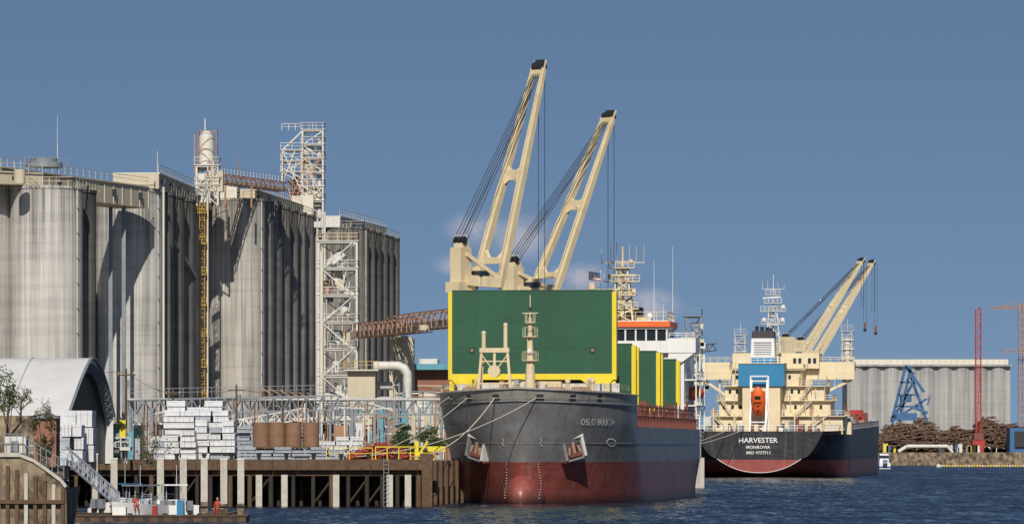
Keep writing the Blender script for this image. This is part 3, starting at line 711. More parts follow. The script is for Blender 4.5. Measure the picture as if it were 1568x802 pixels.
def P1(b,a,z): return M1@Vector((b,a,z))
def P2(b,a,z): return M2@Vector((b,a,z))
g=G()
rope_line(g,P1(-2.2,-2.2,10.7),(E(628,476),476,4.7),1.6,.06,rope)
rope_line(g,P1(2.2,-2.2,10.7),(E(545,476),476,4.7),1.2,.045,rope)
rope_line(g,P1(-5.2,.2,10.7),(E(560,478),478,4.8),.8,.04,rope)
rope_line(g,P1(-7.5,3,10.7),(E(480,477),477,4.8),1.0,.035,rope)
rope_line(g,P1(-7.5,3,10.7),(-9.5,520,4.8),.5,.05,rope)
for b in (-10,-6,-3): rope_line(g,P2(b,0,9.0),(24,905,4.8),.8,.07,rope)
g.done('mooring_lines')

# ================= SILOS =================
SD=Vector((math.sin(math.radians(6)),math.cos(math.radians(6)),0)); SX=Vector((SD.y,-SD.x,0))
def silo_cluster(px,d,r,zt,nd,nl,ml):
    g=G(); c0=Vector((E(px,d),d,0))
    for i in range(nd):
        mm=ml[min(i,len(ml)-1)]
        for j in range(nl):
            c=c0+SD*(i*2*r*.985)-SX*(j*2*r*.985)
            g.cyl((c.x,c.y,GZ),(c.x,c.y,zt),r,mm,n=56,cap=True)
            g.cyl((c.x,c.y,zt),(c.x,c.y,zt+.35),r+.12,mm,n=40)
    for i in range(nd):
        for j in range(nl-1):
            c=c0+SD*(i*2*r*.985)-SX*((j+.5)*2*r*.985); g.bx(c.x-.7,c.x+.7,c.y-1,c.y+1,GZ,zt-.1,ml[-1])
    e=c0+SX*(r*.9); e0=e-SD*r*.8; e1=e+SD*(2*r*nd-r); z=Vector((0,0,zt+.35)); f=c0-SX*(2*r*(nl-1)+r*.7)-SD*r*.8
    g.rail([f+z,e0+z,e1+z],1.0,beige,2,.03)
    q=c0+SX*r*.93-SD*(r*.35); g.cyl((q.x,q.y,GZ),(q.x,q.y,zt),.11,steelw,n=6)
    for k in range(12): g.bx(q.x-.2,q.x+.2,q.y-.2,q.y+.2,GZ+k*3,GZ+k*3+.15,greyst)
    return g,c0
def gallery(g,p,q,w,h,m,roof=None):
    p=Vector(p);q=Vector(q); up=Vector((0,0,h/2)); g.beam(p+up,q+up,w,m,h)
    g.beam(p+up*2.05,q+up*2.05,w+.4,roof or m,.18)
    L_=(q-p).length; n=int(L_/3); sd=(q-p).normalized().cross(Vector((0,0,1)))
    for k in range(n+1):
        c=p.lerp(q,k/max(n,1))+sd*(w/2+.03); g.beam(c,c+Vector((0,0,h)),.1,m)
        if k%3==1: g.bx(c.x-.4,c.x+.4,c.y-.3,c.y+.3,c.z+h*.4,c.z+h*.7,glass)
    g.rail([p+up*2.2+sd*w*.5,q+up*2.2+sd*w*.5],1,beige,2,.03)
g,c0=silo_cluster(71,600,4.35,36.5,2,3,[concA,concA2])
gallery(g,(-68,597,36.9),(-49.8,655,36.9),4.5,2.7,beige); gallery(g,(-64,594,36.9),(-58,600,36.9),5,1.4,beige)
g.beam((-50.5,650,GZ),(-50.5,650,36.9),.5,greyst); g.beam((-52.3,651,GZ),(-52.3,651,36.9),.5,greyst)
g.cyl((E(68,606),606,39.5),(E(68,606),606,40.1),2.2,greyst,n=16); g.cyl((E(68,606),606,40.1),(E(68,606),606,40.6),1.6,greyst,n=16)
g.cyl((E(88,606),606,39),(E(88,606),606,45.8),.07,steelw,.03,n=5); g.rail([(E(40,606),604,39.7),(E(104,606),606,39.7)],1.0,greyst,1,.035)
g.cyl((E(30,592),592,36.8),(E(30,592),592,38.5),.7,beige,n=12)
g.done('grain_silo')
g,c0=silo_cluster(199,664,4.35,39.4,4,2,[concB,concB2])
gallery(g,(E(208,661),661,39.8),(E(312,735),735,39.8),6.0,2.0,beige,beigel)
g.cyl((E(241,665),665,41),(E(241,665),665,45),.05,steelw,n=5)
g.cyl((E(258,670),660.5,GZ),(E(258,670),660.5,40),.16,beigel,n=8)
# raking conveyor shadow-casting beam + brackets on the flank
g.beam((E(268,680),676,33.5),(E(300,690),690,29),.5,greyst,.5)
g.done('grain_silo')
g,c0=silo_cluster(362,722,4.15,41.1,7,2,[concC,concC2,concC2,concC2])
gallery(g,(E(345,722),722,41.5),(E(345,729),729,41.5),3.2,2.2,beigel)
gallery(g,(E(368,728),728,41.5),(E(470,790),790,41.3),4.2,1.6,beige)
for k in range(18):
    px=402+k*4.4; d=722+k*3.0; x=E(px,d)
    if k%3==0: g.beam((x,d-3,11.5),(x,d-3,14.6),.2,rust); g.beam((x,d-3,14.2),(x+1.6,d-3,13.2),.18,rust)
g.beam((E(398,716),716,12.9),(E(486,760),760,12.2),.3,rust)
g.done('grain_silo')
g,c0=silo_cluster(527,850,4.2,42.6,6,2,[concD])
gallery(g,(E(500,846),846,42.9),(E(572,890),890,42.9),4.5,1.8,steelw)
g.done('grain_silo')
g=G(); g.bx(E(470,775),E(486,775),774,780,GZ,39.5,concB); g.bx(E(448,775),E(481,775),772,778,41.4,44.5,beigel)
g.done('elevator_shaft')

g=G()
x=E(317,700);
g.tower(x,702,39.5,45,3.0,3,2,.13,steelw); g.cyl((x-.2,702,45.2),(x-.2,702,49.3),1.05,beigel,n=18); g.cyl((x-.2,702,49.3),(x-.2,702,50.1),1.05,steelw,.4,n=18)
g.tower(x,702,45,50,2.6,2.4,2,.05,rust,floors=False); g.cyl((x-.4,702,50),(x-.4,702,51.8),.1,steelw,n=6)
g.bx(x-1.6,x+1.6,701,703,44.5,44.7,rust); g.bx(x+.3,x+2.2,700.5,703,41.5,44.4,beige); g.beam((x-1.8,701,44),(x-1.8,701,49.5),.2,rust)
g.bx(x-1.4,x+.2,700.8,703,40,44,steelw)
for k in range(16): g.cyl((x+U(-1.5,2),700.4,U(39.5,43)),(x+U(-1.5,2),700.4,U(43,46)),.08,random.choice([rust,steelw,greyst,beige]),n=6)
g.truss((x+1.5,701,42.6),(E(436,735),735,43.2),1.8,1.3,14,.055,rust,fill=beige)
g.rail([(x+1.5,700,43.9),(E(436,735),734,44.5)],1,steelw,1.6,.035)
for px in (345,385): 
    d=712; g.beam((E(px,d),d,39.8),(E(px,d),d,42.8),.25,rust)
g.cyl((E(367,712),712,41.3),(E(367,712),712,47.3),.06,rust,n=5)
g.beam((E(244,690),690,42.2),(E(306,700),700,41.4),.3,steelw); g.beam((E(244,690),690,41.0),(E(306,700),700,41.0),.15,steelw)
g.done('elevator_headhouse')
g=G()
d=775;x0=E(432,d);x1=E(495,d);xm=E(464,d)
g.tower((xm+x1)/2,d,41.5,54.6,x1-xm,3.2,6,.13,steelw); g.tower((x0+xm)/2,d,46.5,51.5,xm-x0-.2,3.2,3,.1,steelw)
g.beam((x0,d-1.6,51.5),(xm,d-1.6,54.6),.22,steelw); g.beam((x0,d-1.6,51.5),(x0,d-1.6,43),.16,rust)
g.sph((xm+.6,d,51.6),(1.2,1.2,1.0),steelw); g.cyl((xm+.8,d,48),(xm+.8,d,50.6),.8,steelw,n=12); g.cyl((xm-1,d,44.6),(xm-1,d,47.6),.6,rust,n=10)
g.bx(xm+.3,x1-.4,d-1,d+1,43,46,beigel); g.cyl((x1-.6,d,41),(x1-.6,d,54),.35,steelw,n=8)
for k in range(22): g.cyl((U(x0,x1),d-1.8,U(43,51)),(U(x0,x1),d-1.8,U(44,52)),.1,random.choice([rust,rust,steelw,beige]),n=6)
g.tower((x0+xm)/2+.6,d,41.5,46.5,1.8,2.2,3,.09,rust)
xs=E(491,d); g.tower(xs,d-2,GZ,42,.9,.9,26,.06,steelw,floors=False); g.cyl((xs+.7,d-2,GZ),(xs+.7,d-2,42),.18,steelw,n=6)
g.rail([(x0,d-1.6,54.7),(x1,d-1.6,54.7)],1,steelw,1,.04)
g.done('bucket_elevator_tower')
g=G(); d=700; xs=E(310.5,d)
g.tower(xs,d-1,GZ,39.8,.75,.8,30,.035,yellowd,floors=False)
for k in range(30): 
    z=GZ+1+k*1.16; g.bx(xs-.33,xs+.33,d-1.5,d-1.42,z,z+.07,yellowd)
for k in range(8): g.bx(xs-.65,xs+.65,d-1.7,d-.3,GZ+4+k*4.3,GZ+4.1+k*4.3,yellowd); g.rail([(xs-.6,d-1.7,GZ+4.1+k*4.3),(xs+.6,d-1.7,GZ+4.1+k*4.3)],1,yellowd,.5,.03)
g.cyl((xs+.7,d-.5,GZ),(xs+.7,d-.5,41),.14,beigel,n=8)
g.done('caged_ladder')
g=G(); d=700; x0=E(489,d);x1=E(547,d);cx=(x0+x1)/2
g.tower(cx,d,GZ,H(372,d),x1-x0,4.8,8,.15,steelw)
for z in (12.2,16,20,24,28.5,31): g.cyl((cx+U(-1,1),d,z),(cx+U(-1,1),d,z+U(1.5,2.6)),U(.6,1.2),steelw,n=14)
g.sph((cx-.3,d,30.6),(1.0,1.0,.9),beige); g.sph((cx,d,12.6),(1.6,1.6,1.3),steelw)
for k in range(44): 
    xx=U(x0,x1);z=U(5,32); g.cyl((xx,d-2.3,z),(xx+U(-.3,.3),d-2.3,z+U(1,4)),.09,random.choice([steelw,steelw,rust,greyst,beige]),n=6)
for k in range(12): z=U(6,31); xx=U(x0,x1-1.5); g.bx(xx,xx+U(.6,1.5),d-1,d+1,z,z+U(.6,1.8),random.choice([beige,steelw,greyst,rust]))
for k in range(8):
    z=GZ+k*3.75; s=1 if k%2 else -1; g.beam((cx-s*2.1,d-2.6,z),(cx+s*2.1,d-2.6,z+3.75),.5,steelw,.15)
g.cyl((x0+.4,d-2.7,GZ),(x0+.4,d-2.7,33),.28,beigel,n=8); g.rail([(x0,d-2.4,H(370,d)),(x1,d-2.4,H(370,d))],1,yellowd,1,.04)
g.done('process_tower')
g=G()
g.truss((E(549,700),700,H(517,700)),(E(650,640),640,H(508,640)),2.0,1.9,14,.07,rust,fill=beige)
g.truss((E(605,680),680,H(509,680)),(E(700,620),620,H(500,620)),2.0,2.2,11,.065,rust,fill=beige)
g.tower(E(612,672),672,GZ,H(515,672),2,2,5,.12,beige,floors=False); g.bx(E(597,680),E(634,680),676,684,GZ,H(517,680),beige)
g.done('ship_loader_conveyor')

g=G(); d=560
for (pa,pb,za,zb) in ((195,520,10.9,11.4),(520,690,10.9,10.9)):
    g.truss((E(pa,d),d,za-1.6),(E(pb,d),d,zb-1.6),2.5,1.6,26 if pb<600 else 12,.08,greyst)
g.truss((E(195,d),d+6,7.6),(E(560,d),d+6,8.6),2,1.4,22,.07,greyst,fill=steelw)
g.truss((E(330,d),d-4,7.0),(E(470,d),d-4,8.8),1.4,1.2,12,.06,steelw)
for px in range(200,700,34):
    g.beam((E(px,d),d-1.2,GZ),(E(px,d),d-1.2,10),.28,greyst); g.beam((E(px,d),d+1.2,GZ),(E(px,d),d+1.2,10),.28,greyst)
for k in range(5): g.cyl((E(195,d),d-1+.5*k,10.95),(E(690,d),d-1+.5*k,10.95),.12+.05*(k%2),random.choice([steelw,greyst,rust,greyst]),n=8)
g.rail([(E(195,d),d-1.3,11.1),(E(520,d),d-1.3,11.6)],1,greyst,1.5,.03)
g.done('pipe_rack')
g=G()
def duct(pts,r,m):
    for a,b in zip(pts[:-1],pts[1:]): g.cyl(a,b,r,m,n=16)
    for a in pts[1:-1]: g.sph(a,r*1.0,m)
d=610
duct([(E(572,d),d,H(560,d)),(E(610,d),d,H(560,d)),(E(619,d),d,H(564,d)),(E(624,d),d,H(573,d)),(E(624,d),d,6)],.56,steelw)
duct([(E(600,d),d+3,H(590,d)),(E(560,d),d+3,H(590,d)),(E(556,d),d+3,6)],.5,steelw)
g.bx(E(533,d),E(575,d),d-2,d+4,GZ,H(568,d),beige); g.bx(E(528,d),E(580,d),d-3,d+5,H(568,d),H(566,d),steelw); g.rail([(E(528,d),d-3,H(566,d)),(E(580,d),d-3,H(566,d))],1,yellowd,1.2,.04)
for px,r,zt in ((590,1.6,11.5),(608,1.4,9.5),(645,2.4,10.6),(672,2.2,9.6),(655,1.2,12)): 
    dd=d+U(0,20); g.cyl((E(px,dd),dd,GZ),(E(px,dd),dd,zt),r,random.choice([steelw,greyst,beige]),n=24); g.sph((E(px,dd),dd,zt),(r,r,.5),steelw)
for k in range(260):
    dd=U(575,640); px=U(500,700); z=U(4.5,13.4 if px>600 else 11.5); m=random.choice([steelw,greyst,rust,greyst,teal,beige,rust])
    if R()<.5: g.cyl((E(px,dd),dd,z),(E(px+U(8,45),dd),dd,z),U(.05,.16),m,n=7)
    else: g.beam((E(px,dd),dd,GZ),(E(px,dd),dd,z),U(.08,.22),m)
for k in range(16):
    dd=U(580,650); px=U(500,690); w=U(6,18); g.bx(E(px,dd),E(px+w,dd),dd,dd+4,GZ,U(6.5,10.5),random.choice([brick,beige,greyst,steelw,teal]))
g.bx(E(632,690),E(700,690),690,720,GZ,H(566,690),brick); g.bx(E(628,690),E(702,690),688,722,H(566,690),H(557,690),teal)
g.bx(E(640,690),E(668,690),700,720,H(557,690),H(547,690),steelw)
g.bx(E(600,700),E(650,700),705,725,GZ,H(575,700),greyst)
for k in range(30):
    px=U(600,690); g.bx(E(px,640),E(px+U(3,14),640),640,642,GZ,U(6,13),random.choice([brick,rust,greyst,steelw,beige]))
g.done('process_plant')
g=G()
for k in range(80):
    dd=U(530,580); px=U(190,560); w=U(5,22); g.bx(E(px,dd),E(px+w,dd),dd,dd+3,GZ,U(5.5,8.6),random.choice([lumb2,lumber,greyst,greyst,beige,rust,teal,dark]))
for k in range(110):
    px=U(190,620); dd=U(530,560); g.beam((E(px,dd),dd,GZ),(E(px,dd),dd,U(6,10.6)),.12,random.choice([greyst,rust,steelw,timber]))
for k in range(40):
    px=U(190,600); dd=U(530,560); z=U(5.5,10.5); g.beam((E(px,dd),dd,z),(E(px+U(10,40),dd),dd,z+U(-1,1)),.12,random.choice([greyst,steelw,rust]))
g.done('storage_yard_equipment')

def lstack(g,px0,px1,d,zt,m,rows,cols,dep=5):
    z=GZ+.15; h=(zt-z)/rows; x0,x1=E(px0,d),E(px1,d); w=(x1-x0)/cols
    for r_ in range(rows):
        for c in range(cols):
            if r_==rows-1 and R()<.2: continue
            j=U(-.12,.12); bx0=x0+c*w+.03+j;bx1=x0+(c+1)*w-.03+j+U(-.1,.05); yy=d+U(-.3,.3); zz=z+r_*h
            mm=m if R()<.8 else lumb2
            g.bx(bx0,bx1,yy,d+dep,zz+.08,zz+h-.02,mm)
            # sagging plastic wrap hem
            g.bx(bx0-.02,bx1+.02,yy-.03,d+dep,zz+h-.02-h*U(.1,.3),zz+h-.01,mm)
            for q in (.2,.5,.8): g.bx(bx0+(bx1-bx0)*q-.06,bx0+(bx1-bx0)*q+.06,yy+.1,d+dep,zz-.02,zz+.08,timber)
            if R()<.5:
                for q in (.28,.72): g.bx(bx0+(bx1-bx0)*q-.015,bx0+(bx1-bx0)*q+.015,yy-.045,yy-.03,zz+.08,zz+h-.02,greyst)
g=G(); lstack(g,250,350,500,H(628,500),lumber,8,4); lstack(g,256,342,505,H(613,505),lumber,9,3); lstack(g,228,300,494,H(658,494),lumber,5,3); lstack(g,300,360,497,H(643,497),lumber,6,3)
g.done('wrapped_lumber_stack')
g=G(); lstack(g,362,470,500,H(652,500),lumb2,9,5); lstack(g,362,558,492,H(684,492),lumb2,4,7); lstack(g,470,556,500,H(668,500),lumber,5,4); g.done('wrapped_lumber_stack')
g=G(); d=496
for k,px in enumerate((400,424,449,476)):
    x=E(px,d); zz=H(683,d)
    g.cyl((x,d,zz),(x,d,zz+2.35),.83,brownroll,n=28); g.cyl((x,d,zz+2.35),(x,d,zz+2.37),.7,brownroll,n=24); g.cyl((x,d,zz+1.1),(x,d,zz+1.2),.85,brownroll,n=28)
g.bx(E(388,d),E(492,d),d-1.2,d+1.5,H(686,d),H(683,d),timber)
g.done('paper_rolls')
g=G()
for k in range(420):
    t=R(); x=E(538+t*92,488); hh=(1-abs(2*t-1)**2)*1.5*R(); 
    p=Vector((x,U(486,492),4.45+hh)); q=p+Vector((U(-1,1),U(-.5,.5),U(-.3,.35))); g.beam(p,q,U(.05,.2),redscrap if R()<.75 else random.choice([rust,deckred,dark]))
g.done('scrap_pile')
g=G()
g.rail([(E(575,481),481,4.35),(E(664,481),481,4.35)],1.3,yellow,1.0,.045); g.rail([(E(500,483),483,4.35),(E(570,483),483,4.35)],1.2,yellow,1.6,.035)
g.bx(E(635,484),E(641,484),484,485,4.35,6.2,yellow); g.bx(E(655,484),E(682,484),484,485,5.2,5.7,yellow)
g.beam((E(636,484),484,4.4),(E(655,484),484,6.2),.2,yellow)
g.done('yellow_safety_barrier')
def bush(name,px,d,zc,r,n,size,mats,trunks=4):
    g=G(); x=E(px,d); cs=foliage(g,(x,d,zc),r,n,size,mats)
    for c,k in cs[:max(trunks,4)]: g.cyl((x+U(-.3,.3),d,GZ-.1),tuple(c),.07,bark,.02,n=5)
    g.done(name)
bush('shrub',640,498,6.2,(3.0,1.5,1.5),3400,.16,[leaf1,leaf1,leaf2])
bush('shrub',606,499,5.6,(1.6,1,1.0),1100,.14,[leaf1,leaf2])
bush('shrub',228,450,5.6,(1.9,1.2,1.9),700,.12,[leaf2,leaf3,leaf1],8)
bush('shrub',165,432,7.6,(1.7,1,1.0),1600,.13,[leaf1,leaf1,leaf2])
bush('shrub',68,345,6.4,(.9,.8,1.7),1100,.11,[leaf1,leaf2,leaf3])
bush('shrub',8,338,9.2,(.9,.8,1.6),1100,.11,[leaf1,leaf2,leaf2])
bush('shrub',110,410,5.4,(2.2,.8,.9),1200,.12,[leaf1,leaf2,leaf3])

g=G(); d=342; base=Vector((E(12,d),d,GZ))
def branch(p,dr,l,r,dep):
    q=p+dr*l; g.cyl(p,q,r,bark,r*.65,n=5,cap=False)
    if dep==0:
        for _ in range(3):
            a=Vector((U(-1,1),U(-1,1),U(-1,1))).normalized(); b=a.cross(Vector((0,0,1))).normalized(); c=q+a*.1; g.add([c-a*.07,c+b*.04,c+a*.07,c-b*.04],[(0,1,2,3)],random.choice([leaf3,leaf2]))
        return
    for _ in range(3): branch(q,(dr+Vector((U(-.8,.9),U(-.7,.7),U(-.45,.45)))).normalized(),l*U(.6,.85),r*.62,dep-1)
branch(base,Vector((.1,0,1)),2.2,.12,0); branch(base+Vector((.2,0,2.2)),Vector((.6,0,.75)).normalized(),1.1,.09,5); branch(base+Vector((.2,0,2)),Vector((-.3,0,.9)).normalized(),1.1,.09,4)
g.done('bare_tree')

# membrane warehouse : pitched, softly curved roof, gable towards the quay backed by a black sheet as interior shade
wh=G(); c=Vector((-35.5,421,0)); gv=Vector((2.3,18,0)).normalized(); ax=Vector((-gv.y,gv.x,0)); hw=9.2; zE=8.2; rise=4.9; Lw=34
def arcp(t,k,inset=0): 
    u=2*t-1; e=1.25 if u<0 else 2.0
    return c+ax*k+gv*(u*(hw-inset))+Vector((0,0,zE+(rise-inset)*(1-abs(u)**e)))
rows=[[tuple(arcp(i/28,Lw*k/34)) for i in range(29)] for k in range(35)]
grid(wh,rows,membrane)
grid(wh,[[tuple(arcp(i/28,Lw*k/34,.25)) for i in range(29)] for k in range(35)],membrane,True)
for s in (-1,1):
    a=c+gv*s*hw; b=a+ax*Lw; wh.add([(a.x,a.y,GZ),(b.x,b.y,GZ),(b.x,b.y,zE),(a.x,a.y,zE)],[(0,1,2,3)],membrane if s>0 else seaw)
prev=None
for i in range(29):
    p0=arcp(i/28,-.15,.0);p1=arcp(i/28,.3,1.1)
    if prev: wh.beam(prev[0],p0,.13,greyst); wh.beam(prev[1],p1,.08,greyst); wh.beam(prev[0],p1,.05,greyst); wh.beam(prev[1],p0,.05,greyst)
    prev=(p0,p1)
pts=[tuple(arcp(i/28,.7,.2)) for i in range(29)]; wh.add(pts,[list(range(29))],black)  # black sheet stands in for the unlit interior, wall part below too
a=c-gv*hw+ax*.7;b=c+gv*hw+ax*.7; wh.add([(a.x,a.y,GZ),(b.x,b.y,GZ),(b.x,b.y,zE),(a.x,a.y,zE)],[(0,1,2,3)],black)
for k in range(0,34,5):
    for i in range(28):
        p0=arcp(i/28,k)+Vector((0,0,.04)); p1=arcp((i+1)/28,k)+Vector((0,0,.04)); wh.beam(p0,p1,.08,lumb2,.05)
wh.done('membrane_warehouse')
g=G()
lstack(g,92,145,400,H(628,400),lumber,3,2,4); lstack(g,95,128,396,H(650,396),lumber,3,2,3); lstack(g,60,95,398,H(660,398),lumber,3,2,3)
g.done('white_storage_bins')
g=G(); d=352
g.bx(E(52,d),E(86,d),d,d+3,GZ,H(640,d),brick); g.add([(E(50,d),d-.3,H(640,d)),(E(88,d),d-.3,H(640,d)),(E(69,d),d-.3,H(630,d)),(E(50,d),d+3.3,H(640,d)),(E(88,d),d+3.3,H(640,d)),(E(69,d),d+3.3,H(630,d))],[(0,1,2),(3,5,4),(0,2,5,3),(1,4,5,2),(0,3,4,1)],greyst)
g.bx(E(58,d),E(64,d),d-.05,d,GZ,GZ+1.6,dark); g.bx(E(72,d),E(80,d),d-.05,d,GZ+.7,GZ+1.4,glass)
g.done('red_brick_shed')
g=G(); d=432
x0,x1=E(135,d),E(196,d)
g.bx(x0,x1-.5,d,d+2,H(664,d),H(649,d),teal); g.bx(x0-.1,x1-.3,d-.1,d+2.1,H(649,d),H(647,d),steelw)
g.bx(E(184,d),E(193,d),d-.5,d+1,H(670,d),H(643,d),yellow); g.bx(E(150,d),E(188,d),d-.2,d+1.5,H(676,d),H(664,d),greyst)
for px in (139,150,182,192): g.beam((E(px,d),d+.5,GZ),(E(px,d),d+.5,H(655,d)),.25,steelw)
g.bx(E(128,d),E(200,d),d-.5,d+2,H(689,d),H(684,d),steelw); g.rail([(E(128,d),d-.5,H(684,d)),(E(200,d),d-.5,H(684,d))],.8,steelw,.8,.04)
for k in range(14): px=U(136,195); g.beam((E(px,d),d-.3,U(4.3,5.5)),(E(px+U(-8,8),d),d-.3,U(5.4,6.8)),.1,random.choice([greyst,steelw,black]))
g.cyl((E(170,d),d-.6,5.1),(E(184,d),d-.6,5.1),.5,black,n=14)
g.done('boat_hoist')
def pole(px,d,zt,arm=True):
    g=G(); x=E(px,d); g.cyl((x,d,GZ),(x,d,zt),.16,timber,.1,n=8)
    if arm: g.beam((x-.9,d-.15,zt-.6),(x+.9,d-.15,zt-.6),.12,timber); g.cyl((x+.3,d-.2,zt-1.8),(x+.3,d-.2,zt-1.1),.22,greyst,n=8)
    for s in (-.7,.7): g.cyl((x+s,d-.15,zt-.5),(x+s,d-.15,zt-.3),.05,steelw,n=6)
    g.done('utility_pole')
pole(193,470,H(564,470)); pole(433,540,10.5,False); pole(265,545,12,True); pole(362,548,12.5,True)
g=G()
rope_line(g,(E(193,470),470,12.7),(E(265,545),545,11.5),.4,.02,cable); rope_line(g,(E(265,545),545,11.5),(E(362,548),548,12),.4,.02,cable); rope_line(g,(E(193,470),470,12.7),(-60,400,13),.6,.02,cable)
rope_line(g,(E(362,548),548,12),(E(520,560),560,12),.5,.02,cable)
g.done('overhead_wires')

# ================= left foreground =================
g=G()
prof=[(-60,5.1),(-32.2,5.1),(-31.2,4.7),(-30.2,4.0),(-29.4,3.4),(-29.1,3.0),(-29.0,-2)]
n=len(prof)
for i in range(n-1):
    (x0,z0),(x1,z1)=prof[i],prof[i+1]
    g.add([(x0,337,z0),(x1-1,337,z1),(x1,326,z1-.1*(i>0)),(x0,326,z0-.1*(i>1))],[(0,1,2,3)],seaw)
vs=[(x,326,z-.1*(i>1)) for i,(x,z) in enumerate(prof)]+[(-60,326,-2)]; g.add(vs,[list(range(n+1))],seaw)
for k in range(8): 
    x=-33.6+k*.6; g.bx(x,x+.24,325.6,326,-1,4.6-.24*k,timber if k%3 else pconc)
g.bx(-60,-32.1,325.8,327,4.95,5.2,pconc); g.bx(-60,-29.2,325.5,325.9,1.9,2.15,timber)
for i in range(1,5):
    (x0,z0),(x1,z1)=prof[i],prof[i+1]; g.beam((x0,325.95,z0),(x1,325.95,z1),.2,pconc)
g.done('seawall')
g=G(); g.rail([(-45,330,5.1),(-32.3,330,5.1)],1.35,greyst,.4,.025); g.rail([(-32.3,330,5.1),(-29.6,330,3.5)],1.2,greyst,.4,.025)
g.bx(-33.6,-32.2,331,333,5.0,6.3,steelw); g.bx(-33.2,-32.7,330.9,331,5.3,6.0,greyst)
g.done('seawall_railing')
g=G()
a=Vector((-34.2,383,4.5));b=Vector((E(182,388),388,.9))
g.beam(a,b,1.3,alum,.12,side=(0,1,0))
for s in (-.65,.65):
    o=Vector((0,s,0)); up=Vector((0,0,1.15)); g.beam(a+o,b+o,.10,alum); g.beam(a+o+up,b+o+up,.08,alum)
    for k in range(13):
        p=a.lerp(b,k/12)+o; g.beam(p,p+up,.05,alum)
        if k<12: q=a.lerp(b,(k+1)/12)+o; g.beam(p+(up if k%2 else Vector()),q+(Vector() if k%2 else up),.05,alum)
g.bx(-37,-34.0,381,386,4.2,4.6,alum); g.rail([(-37,381,4.6),(-34.2,381,4.6)],1.1,alum,.6,.035)
g.done('gangway')
g=G()
g.bx(-35.5,-19.9,374,378,-.25,.42,timber); g.bx(-35.6,-19.8,373.9,378.1,.42,.5,timber); g.bx(-35.5,-31,378,394,-.25,.45,timber); g.bx(-24,-22,378,402,-.25,.45,timber)
for k in range(14): g.bx(-35.3+k*1.1,-34.9+k*1.1,373.7,373.9,-.1,.35,black)
for k in range(6): x=-34+k*2.6; g.bx(x,x+.35,374.3,374.6,.5,.65,black)
g.bx(-30,-29,375,376.4,.5,1.1,white); g.bx(-25.2,-24.7,375.5,376,.5,1.6,bluep); g.cyl((-26.8,375,.5),(-26.8,375,1.2),.2,red,n=10)
g.done('floating_dock')
for px,zt,d in ((145,5.1,402),(175,4.75,398),(246,4.75,396),(281,4.75,396),(313,4.75,396),(343,4.7,398),(369,4.7,400),(100,4.9,398)):
    g=G(); x=E(px,d); w=.27
    g.bx(x-w,x+w,d-w,d+w,-2,zt-.12,pconc); g.bx(x-w-.04,x+w+.04,d-w-.04,d+w+.04,zt-.12,zt,beigel)
    g.bx(x-w-.012,x+w+.012,d-w-.012,d+w+.012,-1,1.1+U(-.2,.3),seaw); g.beam((x-w-.1,d-w-.1,.9),(x+w+.1,d-w-.1,.9),.1,black)
    g.done('concrete_mooring_pile')
def boat(px,d,rz,name='centre_console_boat',stripe=bluest,top=None):
    g=G(Matrix.Translation((E(px,d),d,.0))@Matrix.Rotation(rz,4,'Z'))
    for sgn in (1,-1):
        rows=[]
        for j in range(6):
            z=-.2+j*.26; r=[]
            for i in range(13):
                t=i/12; y=-3.6+7.2*t; w=1.25*(1-max(0,(t-.45)/.55)**2.2)*(.72+.28*j/5); r.append((sgn*w,y+.25*(j/5)*t,z+.35*(j/5)*t**2))
            rows.append(r)
        grid(g,rows[:4],white,sgn<0); grid(g,rows[3:5],stripe,sgn<0); grid(g,rows[4:],white,sgn<0)
        g.rail([(r_[0]*.9,r_[1],r_[2]) for r_ in rows[-1][6::2]],.35,alum,1,.02)
    g.bx(-1.2,1.2,-3.6,-3.5,-.2,1.1,white); g.bx(-1.0,1.0,-3.5,2,.35,.4,white)
    g.bx(-.4,.4,-.6,.5,.4,1.5,white); g.add([(-.4,.5,1.5),(.4,.5,1.5),(.35,.2,2.0),(-.35,.2,2.0)],[(0,1,2,3)],glass)
    for sx in (-.6,.6):
        g.beam((sx,-.8,.5),(sx,-.7,2.6),.06,alum); g.beam((sx,.6,.5),(sx,.5,2.6),.06,alum)
    g.bx(-.95,.95,-1.4,1.1,2.6,2.7,top or stripe); g.cyl((.3,-.5,2.7),(.3,-.5,4.2),.02,white,n=4)
    g.bx(-.4,.4,-1.7,-1.2,.4,1.1,white)
    for sx in (-.35,.35): g.bx(sx-.22,sx+.22,-4.1,-3.6,.7,1.45,greyst); g.bx(sx-.1,sx+.1,-4.0,-3.7,-.5,.7,black)
    g.done(name)
boat(214,386,math.radians(150),stripe=white,top=greyst); boat(262,391,math.radians(20),stripe=greyst,top=white); boat(192,404,math.radians(-30),stripe=white,top=bluest)
